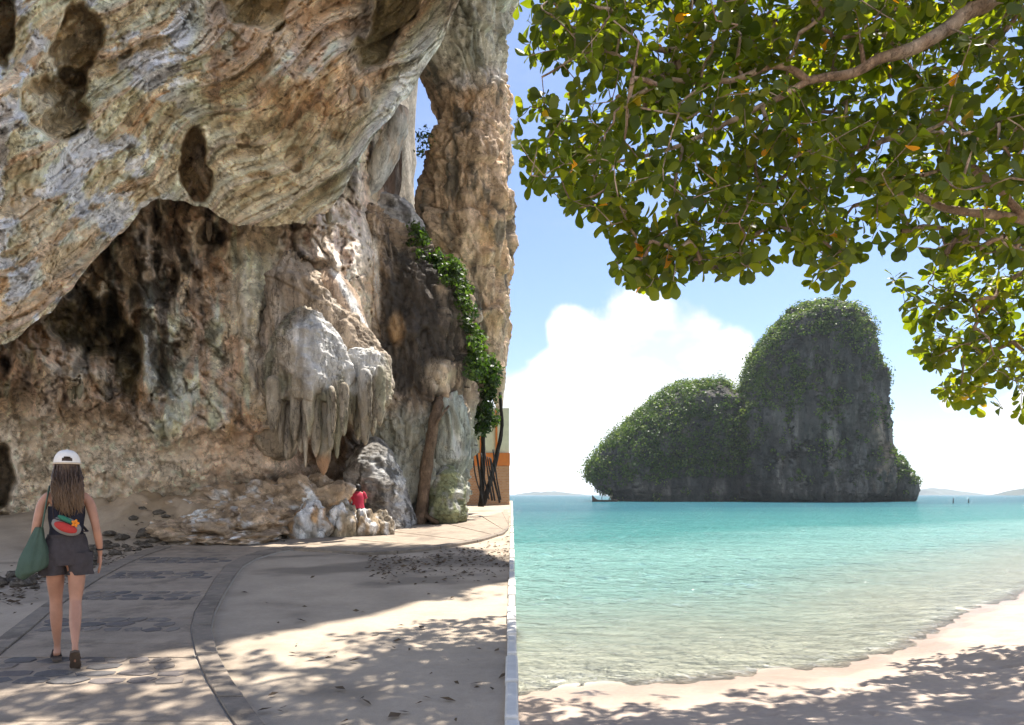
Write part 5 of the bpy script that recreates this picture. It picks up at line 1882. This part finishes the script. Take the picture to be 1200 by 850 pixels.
# fingers
for (hand, dirs, side) in ((ra, [(0.0, 0.055, 0), (0.0, 0.02, -0.01), (0.0, -0.01, -0.008), (0.0, -0.032, 0.002)], 1), (la, None, -1)):
    if dirs:
        for k, (dx, dy, dz) in enumerate(dirs):
            ln = (0.070, 0.078, 0.073, 0.058)[k]
            b0 = (0.255 + dx, 0.028 + dy * 0.75, 0.765 + dz)
            chain([(*b0, 0.0095), (b0[0] - 0.004, b0[1] + 0.004, b0[2] - ln * .5, 0.0088), (b0[0] - 0.016, b0[1] + 0.012, b0[2] - ln, 0.0075)], hand[-1])
        chain([(0.250, 0.060, 0.815, 0.012), (0.244, 0.078, 0.785, 0.0105), (0.238, 0.084, 0.755, 0.009)], hand[-2])
    else:
        for k in range(4):
            b0 = (-0.215 + k * 0.018, 0.225, 0.885)
            chain([(*b0, 0.0095), (b0[0], b0[1] + 0.03, b0[2] - .012, 0.009), (b0[0], b0[1] + 0.022, b0[2] - .045, 0.008), (b0[0], b0[1] - 0.008, b0[2] - .048, 0.0075)], hand[-1])
        chain([(-0.162, 0.19, 0.885, 0.011), (-0.158, 0.215, 0.862, 0.010), (-0.17, 0.228, 0.845, 0.009)], hand[-2])
body = skin_mesh('body', BV, BE, M_skin, person)
# face: nose, ears, eyes, lips (turned away from the camera)
mesh_obj('nose', *tube([(0, 0.118, 1.53), (0, 0.132, 1.505), (0, 0.126, 1.492)], [0.006, 0.012, 0.010], 8), M_skin, person)
for s_ in (-1, 1):
    mesh_obj('ear', *tube([(s_ * 0.079, 0.03, 1.545), (s_ * 0.088, 0.02, 1.53), (s_ * 0.085, 0.024, 1.505), (s_ * 0.078, 0.032, 1.495)], [0.007, 0.010, 0.009, 0.006], 8), M_skin, person)
    mesh_obj('eye', *tube([(s_ * 0.032, 0.105, 1.522), (s_ * 0.032, 0.115, 1.522)], [0.013, 0.009], 10), M_cap, person)
mesh_obj('mouth', *tube([(-0.022, 0.112, 1.465), (0, 0.119, 1.463), (0.022, 0.112, 1.465)], [0.004, 0.008, 0.004], 8), M_pred, person)


def loft(rings, n_=40, cap0=False, cap1=False, wrinkle=0.0, seed=0.0):
    """rings: (cx, cy, z, rx, ry)"""
    V, F = [], []
    for (cx, cy, z, rx, ry) in rings:
        for k in range(n_):
            a = 2 * math.pi * k / n_
            V.append((cx + rx * math.cos(a), cy + ry * math.sin(a), z))
    V = np.array(V)
    if wrinkle:
        cen = np.repeat(np.array([(r[0], r[1], r[2]) for r in rings]), n_, axis=0)
        d_ = (V - cen)
        d_[:, 2] = 0
        k_ = fbm(V * np.array([16, 16, 7]) + seed, 3) * wrinkle
        V = V + d_ / (np.linalg.norm(d_, axis=1)[:, None] + 1e-6) * k_[:, None]
    for i in range(len(rings) - 1):
        for k in range(n_):
            F.append((i * n_ + k, i * n_ + (k + 1) % n_, (i + 1) * n_ + (k + 1) % n_, (i + 1) * n_ + k))
    if cap0:
        F.append(tuple(range(n_ - 1, -1, -1)))
    if cap1:
        F.append(tuple((len(rings) - 1) * n_ + k for k in range(n_)))
    return V, F


def interp_rings(keys, n_):
    k = np.array(keys, float)
    zs = np.linspace(k[0, 2], k[-1, 2], n_)
    s = 1 if k[-1, 2] > k[0, 2] else -1
    return [tuple(np.interp(z * s, k[:, 2] * s, k[:, j]) if j != 2 else z for j in range(5)) for z in zs]


topg = loft(interp_rings([(0, 0, 1.215, 0.140, 0.108), (0, 0, 1.14, 0.138, 0.108), (0, 0.002, 1.05, 0.126, 0.10), (0, 0.004, 0.985, 0.130, 0.102)], 16), 44, False, False, 0.005, 2)
top_ = mesh_obj('tank_top', topg[0], topg[1], M_top, person)
for s_ in (-1, 1):
    mesh_obj('shoulder_strap', *tube(smooth_path([(s_ * .075, -.108, 1.20), (s_ * .083, -.098, 1.27), (s_ * .086, -.03, 1.352), (s_ * .086, 0.05, 1.32), (s_ * .078, .10, 1.21)], 16), [0.008] * 16, 6), M_top, top_)
hip = loft(interp_rings([(0, 0.004, 1.0, 0.136, 0.106), (0, 0.0, 0.95, 0.152, 0.116), (0, -0.004, 0.88, 0.172, 0.126), (0, 0, 0.81, 0.184, 0.125), (0, .004, .765, 0.186, 0.118)], 16), 48, False, False, 0.012, 7)
lr = loft(interp_rings([(0.092, 0.0, 0.86, 0.10, 0.115), (0.097, 0.006, 0.77, 0.103, 0.113), (0.098, 0.012, 0.685, 0.106, 0.112)], 12), 36, False, False, 0.022, 12)
ll2 = loft(interp_rings([(-0.092, 0.0, 0.86, 0.10, 0.115), (-0.097, 0.02, 0.77, 0.103, 0.113), (-0.098, 0.035, 0.690, 0.106, 0.113)], 12), 36, False, False, 0.022, 22)
mesh_obj('shorts', *join_geo([(list(g[0]), g[1]) for g in (hip, lr, ll2)]), M_short, person)
mesh_obj('waistband', *loft([(0, 0.003, 0.972, 0.142, 0.112), (0, 0.003, 0.985, 0.143, 0.113), (0, 0.003, 1.0, 0.140, 0.110)], 40), M_short, person)
# hair: many wavy locks falling down the back
rh = random.Random(17)
hp = []
for k in range(420):
    a = rh.uniform(-1.9, 1.9) - math.pi / 2
    r0 = rh.uniform(0.075, 0.092)
    zs = rh.uniform(1.47, 1.55)
    kx = math.cos(a)
    p0 = (r0 * kx, 0.03 + 0.10 * math.sin(a), zs)
    zend = rh.triangular(1.09, 1.30, 1.15) + 0.07 * abs(kx)
    pts = [p0]
    ph_ = rh.uniform(0, 6.28)
    spread = rh.uniform(0.8, 1.25)
    for j in range(1, 9):
        t_ = j / 8
        z = zs + (zend - zs) * t_
        wv_ = 0.011 * math.sin(ph_ + t_ * 15) * t_
        yb = -0.085 - 0.045 * min(1, t_ * 1.6) - (0.02 * rh.random())
        yy = p0[1] * (1 - min(1, t_ * 2.2)) + (yb if math.sin(a) < 0.35 else yb * 0.8) * min(1, t_ * 2.2)
        pts.append((r0 * kx * (1 + 0.25 * spread * math.sin(t_ * 2.6)) + wv_ + 0.012 * t_, yy + 0.006 * math.cos(ph_ + t_ * 11), z))
    sp_pts = smooth_path(pts, 16)
    hp.append(tube(sp_pts, [0.0058 * (1 - 0.75 * (i / 15) ** 2) for i in range(16)], 5))
# scalp under the cap so no skin shows through
scalp = loft(interp_rings([(0, 0.012, 1.42, 0.055, 0.062), (0, 0.015, 1.47, 0.083, 0.094), (0, 0.018, 1.54, 0.090, 0.105), (0, 0.02, 1.59, 0.075, 0.088)], 10), 28, True, True)
mesh_obj('hair', *join_geo(hp + [(list(scalp[0]), scalp[1])]), M_hair, person)
# cap with the half-moon gap over its strap
cx0, cy0, cz0 = 0.004, 0.028, 1.548
V, F = [], []
NU, NVv = 48, 14
for j in range(NVv):
    el_ = (j / (NVv - 1)) * (math.pi / 2)
    for k in range(NU):
        a = 2 * math.pi * k / NU
        V.append((cx0 + 0.101 * math.cos(el_) ** 0.75 * math.cos(a), cy0 + 0.117 * math.cos(el_) ** 0.75 * math.sin(a), cz0 + 0.102 * math.sin(el_)))
for j in range(NVv - 1):
    for k in range(NU):
        am = 2 * math.pi * (k + .5) / NU - 1.5 * math.pi
        zr = math.sin((j + .5) / (NVv - 1) * math.pi / 2)
        if (am / 0.42) ** 2 + ((zr - 0.10) / 0.36) ** 2 < 1 and zr > 0.16:
            continue
        F.append((j * NU + k, j * NU + (k + 1) % NU, (j + 1) * NU + (k + 1) % NU, (j + 1) * NU + k))
capo = empty('cap', (0, 0, 0))
col.objects.unlink(capo)
bpy.data.objects.remove(capo)
cap_ = mesh_obj('cap', V, F, M_cap, person)
mesh_obj('cap_band', *tube([(cx0 + 0.1025 * math.cos(a), cy0 + 0.1185 * math.sin(a), cz0 - .003) for a in np.linspace(0, 6.283, 40)], [0.008] * 40, 6), M_capb, cap_)
V, F = [], []
for i in range(9):
    t_ = i / 8
    for k in range(15):
        a = math.radians(35 + 110 * k / 14)
        r_ = 1 + 0.62 * t_ * math.sin(math.pi * (0.12 + 0.76 * k / 14))
        V.append((cx0 + 0.101 * math.cos(a) * (1 + .1 * t_), cy0 + 0.117 * math.sin(a) * r_, cz0 + 0.006 - 0.028 * t_ * (0.4 + abs(math.cos(a)))))
for i in range(8):
    for k in range(14):
        F.append((i * 15 + k, i * 15 + k + 1, (i + 1) * 15 + k + 1, (i + 1) * 15 + k))
mesh_obj('brim', V, F, M_cap, cap_)
mesh_obj('cap_button', *tube([(cx0, cy0, cz0 + .1), (cx0, cy0, cz0 + .108)], [0.008, 0.005], 8), M_cap, cap_)


# sandals
def sandal(cx, cy, z0, pitch, yaw_, lab):
    o = empty('sandal', (0, 0, 0))
    V, F = [], []
    outl = [(-0.034, -0.125), (-0.040, -0.06), (-0.036, 0.0), (-0.044, 0.07), (-0.034, 0.115), (0, 0.132), (0.036, 0.11), (0.042, 0.06), (0.034, 0.0), (0.038, -0.06), (0.032, -0.125), (0, -0.14)]
    n_ = len(outl)
    for z in (0, 0.018):
        for (x, y) in outl:
            V.append((x, y, z))
    for i in range(n_):
        F.append((i, (i + 1) % n_, n_ + (i + 1) % n_, n_ + i))
    F.append(tuple(range(n_ - 1, -1, -1)))
    F.append(tuple(n_ + i for i in range(n_)))
    s_ = mesh_obj('sole', V, F, M_sole, o, False)
    mesh_obj('thong_strap', *tube(smooth_path([(-0.038, -0.01, 0.015), (-0.022, 0.03, 0.065), (0.0, 0.075, 0.022), (0.022, 0.03, 0.065), (0.036, -0.01, 0.015)], 18), [0.007] * 18, 6), M_strap, o)
    M_ = Matrix.Translation((cx, cy, z0)) @ Matrix.Rotation(yaw_, 4, 'Z') @ Matrix.Rotation(pitch, 4, 'X')
    o.parent = person
    o.matrix_basis = M_
    tag(o, lab)
    return o


sandal(-0.077, 0.245, 0.002, 0.0, 0.08, 'dark sandal flat on the path')
sandal(0.062, -0.25, 0.058, -0.70, -0.05, 'dark sandal with its heel lifted')
mesh_obj('bracelet', *tube([(0.2505 + 0.0275 * math.cos(a), 0.012 + 0.0275 * math.sin(a), 0.875 + 0.006 * math.sin(a)) for a in np.linspace(0, 6.283, 22)], [0.006] * 22, 6), M_strap, person)

# belt bag worn across the back: held by the person, a thing of its own
Rz = Matrix.Rotation(yaw, 4, 'Z')


def at_person(o):
    o.location = Vector((ppos[0], PD, pz))
    o.rotation_euler = (0, 0, yaw)
    o.scale = (0.88, 0.95, 1.0)


pack = empty('belt_bag', (0, 0, 0))
at_person(pack)
tag(pack, "grey, red and green belt bag with an orange flower across the walker's back", 'bag')


def pillow(hw, hh, th, cx, cy, cz, roll, n1=20, n2=28, sup=2.6, clip=None):
    V, F = [], []
    for i in range(n1):
        v = -math.pi / 2 + math.pi * i / (n1 - 1)
        for k in range(n2):
            u = 2 * math.pi * k / n2
            ex = lambda q: math.copysign(abs(q) ** (2 / sup), q)
            x, y, z = hw * ex(math.cos(v)) * ex(math.cos(u)), th * ex(math.cos(v)) * ex(math.sin(u)), hh * ex(math.sin(v))
            # taper towards one end
            z *= 1 - 0.25 * (x / hw) ** 2
            xr, zr = x * math.cos(roll) - z * math.sin(roll), x * math.sin(roll) + z * math.cos(roll)
            V.append((cx + xr, cy + y, cz + zr))
    for i in range(n1 - 1):
        for k in range(n2):
            F.append((i * n2 + k, i * n2 + (k + 1) % n2, (i + 1) * n2 + (k + 1) % n2, (i + 1) * n2 + k))
    return V, F


roll = -0.38
mesh_obj('pouch', *pillow(0.112, 0.066, 0.045, 0.0, -0.148, 1.065, roll), M_grey, pack)
mesh_obj('red_panel', *pillow(0.088, 0.036, 0.028, -0.006, -0.178, 1.058, roll), M_pred, pack)
mesh_obj('green_panel', *pillow(0.062, 0.020, 0.024, -0.008, -0.178, 1.118, roll - 0.1), M_pgreen, pack)
for k in range(5):
    a = k * 2 * math.pi / 5
    mesh_obj('petal', *pillow(0.015, 0.011, 0.008, 0.062 + 0.017 * math.cos(a), -0.205, 1.088 + 0.017 * math.sin(a), a, 8, 10, 2.0), M_porange, pack)
mesh_obj('zip', *tube([(-0.09, -0.187, 1.128), (-0.03, -0.204, 1.108), (0.05, -0.200, 1.07)], [0.004] * 3, 6), M_strap, pack)
mesh_obj('strap', *tube(smooth_path([(-0.088, -0.155, 1.105), (-0.098, -0.148, 1.20), (-0.092, -0.13, 1.29), (-0.07, -0.035, 1.372), (-0.05, 0.07, 1.33), (0.03, 0.125, 1.18), (0.135, 0.06, 1.04), (0.15, -0.06, 1.02), (0.10, -0.14, 1.025)], 40), [0.014] * 40, 6, True, 0.35), M_strap, pack)

tote = empty('tote_bag', (0, 0, 0))
at_person(tote)
tag(tote, "soft green cloth tote bag hanging at the walker's left side", 'bag')
V, F = [], []
NR = 26
for i in range(NR):
    t_ = i / (NR - 1)
    z = 1.06 - 0.36 * t_
    wd = np.interp(t_, [0, 0.25, 0.6, 0.85, 0.95, 1.0], [0.026, 0.055, 0.102, 0.118, 0.10, 0.045])
    dp_ = np.interp(t_, [0, 0.3, 0.7, 0.93, 1.0], [0.025, 0.05, 0.085, 0.075, 0.03])
    cx = np.interp(t_, [0, 0.3, 1.0], [-0.195, -0.215, -0.255])
    for k in range(40):
        a = 2 * math.pi * k / 40
        fold = 1 + 0.11 * math.sin(a * 7 + t_ * 3) * (1 - t_) ** 0.7 + 0.05 * math.sin(a * 3 - t_ * 7) + 0.04 * math.sin(a * 11 + 2 * t_)
        V.append((cx + wd * math.cos(a) * fold, -0.075 + dp_ * math.sin(a) * fold, z - 0.03 * math.cos(a) * t_ * -1))
for i in range(NR - 1):
    for k in range(40):
        F.append((i * 40 + k, i * 40 + (k + 1) % 40, (i + 1) * 40 + (k + 1) % 40, (i + 1) * 40 + k))
F.append(tuple((NR - 1) * 40 + k for k in range(40)))
mesh_obj('sack', V, F, M_tote, tote)
mesh_obj('strap', *tube(smooth_path([(-0.175, -0.095, 1.05), (-0.155, -0.10, 1.18), (-0.135, -0.07, 1.30), (-0.125, -0.01, 1.362), (-0.135, 0.05, 1.30), (-0.165, 0.02, 1.14), (-0.20, -0.04, 1.05)], 30), [0.015] * 30, 6, True, 0.5), M_tote, tote)

# ---------------------------------------------------------------- small figure seated among the boulders
M_red = plain_mat('red_shirt', (0.40, 0.03, 0.06), 0.85, 0.2, 14, 0.006)
M_dk = plain_mat('dark_trousers', (0.02, 0.02, 0.022), 0.85, 0.2, 14, 0.004)
M_bh = plain_mat('black_hair', (0.012, 0.01, 0.01), 0.5, 0.2, 30, 0.003)
SD_ = 17.9
spt = W(420, 598, SD_)
seat_ = empty('person', (spt[0], SD_, spt[2]), 0.5)
tag(seat_, 'person in a red shirt and dark trousers seated among the boulders below the stalactites', 'person')
BV, BE = [], []
sp = chain([(0, 0, 0.06, (0.14, 0.11)), (0, 0.015, 0.18, (0.115, 0.09)), (0, 0.03, 0.32, (0.13, 0.095)), (0, 0.05, 0.43, (0.115, 0.075)), (0, 0.065, 0.49, (0.05, 0.05)), (0, 0.085, 0.535, (0.062, 0.07)), (0, 0.09, 0.60, (0.075, 0.085)), (0, 0.088, 0.65, (0.055, 0.065))])
for s_ in (-1, 1):
    arm = chain([(s_ * 0.135, 0.05, 0.435, 0.052), (s_ * 0.19, 0.06, 0.33, 0.042), (s_ * 0.205, 0.09, 0.20, 0.036), (s_ * 0.16, 0.22, 0.22, 0.030), (s_ * 0.11, 0.31, 0.25, 0.024), (s_ * 0.10, 0.35, 0.25, (0.03, 0.018))], sp[3])
    for k in range(4):
        chain([(s_ * (0.075 + 0.016 * k), 0.385, 0.25, 0.009), (s_ * (0.075 + 0.016 * k), 0.41, 0.235, 0.008), (s_ * (0.077 + 0.016 * k), 0.415, 0.21, 0.007)], arm[-1])
    chain([(s_ * 0.07, 0.355, 0.24, 0.010), (s_ * 0.06, 0.375, 0.225, 0.009)], arm[-1])
    chain([(s_ * 0.09, 0.10, 0.07, 0.09), (s_ * 0.11, 0.28, 0.14, 0.075), (s_ * 0.12, 0.42, 0.18, 0.058), (s_ * 0.12, 0.44, 0.02, 0.052), (s_ * 0.12, 0.42, -0.16, 0.042), (s_ * 0.12, 0.42, -0.27, 0.032), (s_ * 0.12, 0.47, -0.31, 0.034), (s_ * 0.125, 0.56, -0.325, 0.026)], sp[0])
skin_mesh('body', BV, BE, M_skin, seat_)
shirt = loft([(0, 0.0, 0.05, 0.165, 0.135), (0, 0.008, 0.14, 0.150, 0.122), (0, 0.02, 0.24, 0.146, 0.118), (0, 0.035, 0.34, 0.152, 0.118), (0, 0.048, 0.42, 0.150, 0.105), (0, 0.06, 0.465, 0.105, 0.08), (0, 0.066, 0.49, 0.062, 0.06)], 30, False, False, 0.012, 3)
sh_ = mesh_obj('shirt', shirt[0], shirt[1], M_red, seat_)
for s_ in (-1, 1):
    mesh_obj('sleeve', *tube(smooth_path([(s_ * 0.11, 0.05, 0.445), (s_ * 0.16, 0.055, 0.41), (s_ * 0.20, 0.062, 0.30)], 8), [0.062, 0.068, 0.066, 0.064, 0.062, 0.062, 0.062, 0.064], 14, False), M_red, sh_)
    mesh_obj('trouser_leg', *tube(smooth_path([(s_ * 0.075, 0.02, 0.05), (s_ * 0.11, 0.26, 0.13), (s_ * 0.12, 0.43, 0.175), (s_ * 0.12, 0.455, 0.05), (s_ * 0.12, 0.43, -0.24)], 18), [0.115, 0.113, 0.108, 0.102, 0.097, 0.09, 0.086, 0.082, 0.08, 0.076, 0.072, 0.07, 0.067, 0.065, 0.062, 0.06, 0.058, 0.056], 16, True), M_dk, seat_)
    mesh_obj('shoe', *pillow(0.048, 0.035, 0.12, s_ * 0.122, 0.48, -0.32, 0.0, 12, 16), M_sole, seat_)
hr_ = loft([(0, 0.068, 0.50, 0.062, 0.055), (0, 0.070, 0.56, 0.086, 0.088), (0, 0.078, 0.62, 0.090, 0.098), (0, 0.085, 0.665, 0.072, 0.082), (0, 0.09, 0.69, 0.03, 0.035)], 22, False, True, 0.006, 9)
mesh_obj('hair', hr_[0], hr_[1], M_bh, seat_)
rk_ = rock_mesh('boulder', 77.7, cr((0.32, 0.27, 0.19), (0.22, 0.19, 0.13), 0.1, 5.0), M_rock, 30, 0.25)
rk_.location = (spt[0] - 0.02, SD_ + 0.05, (spt[2] + float(gz(0, SD_))) / 2 - 0.02)
rk_.scale = (0.36, 0.33, max(0.2, (spt[2] - float(gz(0, SD_))) * 0.62))
tag(rk_, 'grey-brown boulder on which the person in red sits', 'boulder', 'boulders at the foot of the cave')

# ---------------------------------------------------------------- sea haze
m, n, out = new_mat('sea_haze')
pv = n.new('ShaderNodeVolumePrincipled')
pv.inputs['Color'].default_value = (0.90, 0.94, 1.0, 1)
pv.inputs['Density'].default_value = 0.00010
pv.inputs['Anisotropy'].default_value = 0.3
n.l.new(pv.outputs[0], out.inputs['Volume'])
hv, hf = box(-9500, 9500, -9500, 9500, SEA - 9, 140)
hz_o = mesh_obj('haze', hv, hf, m, None, False)
tag(hz_o, 'thin pale sea haze', kind='stuff')
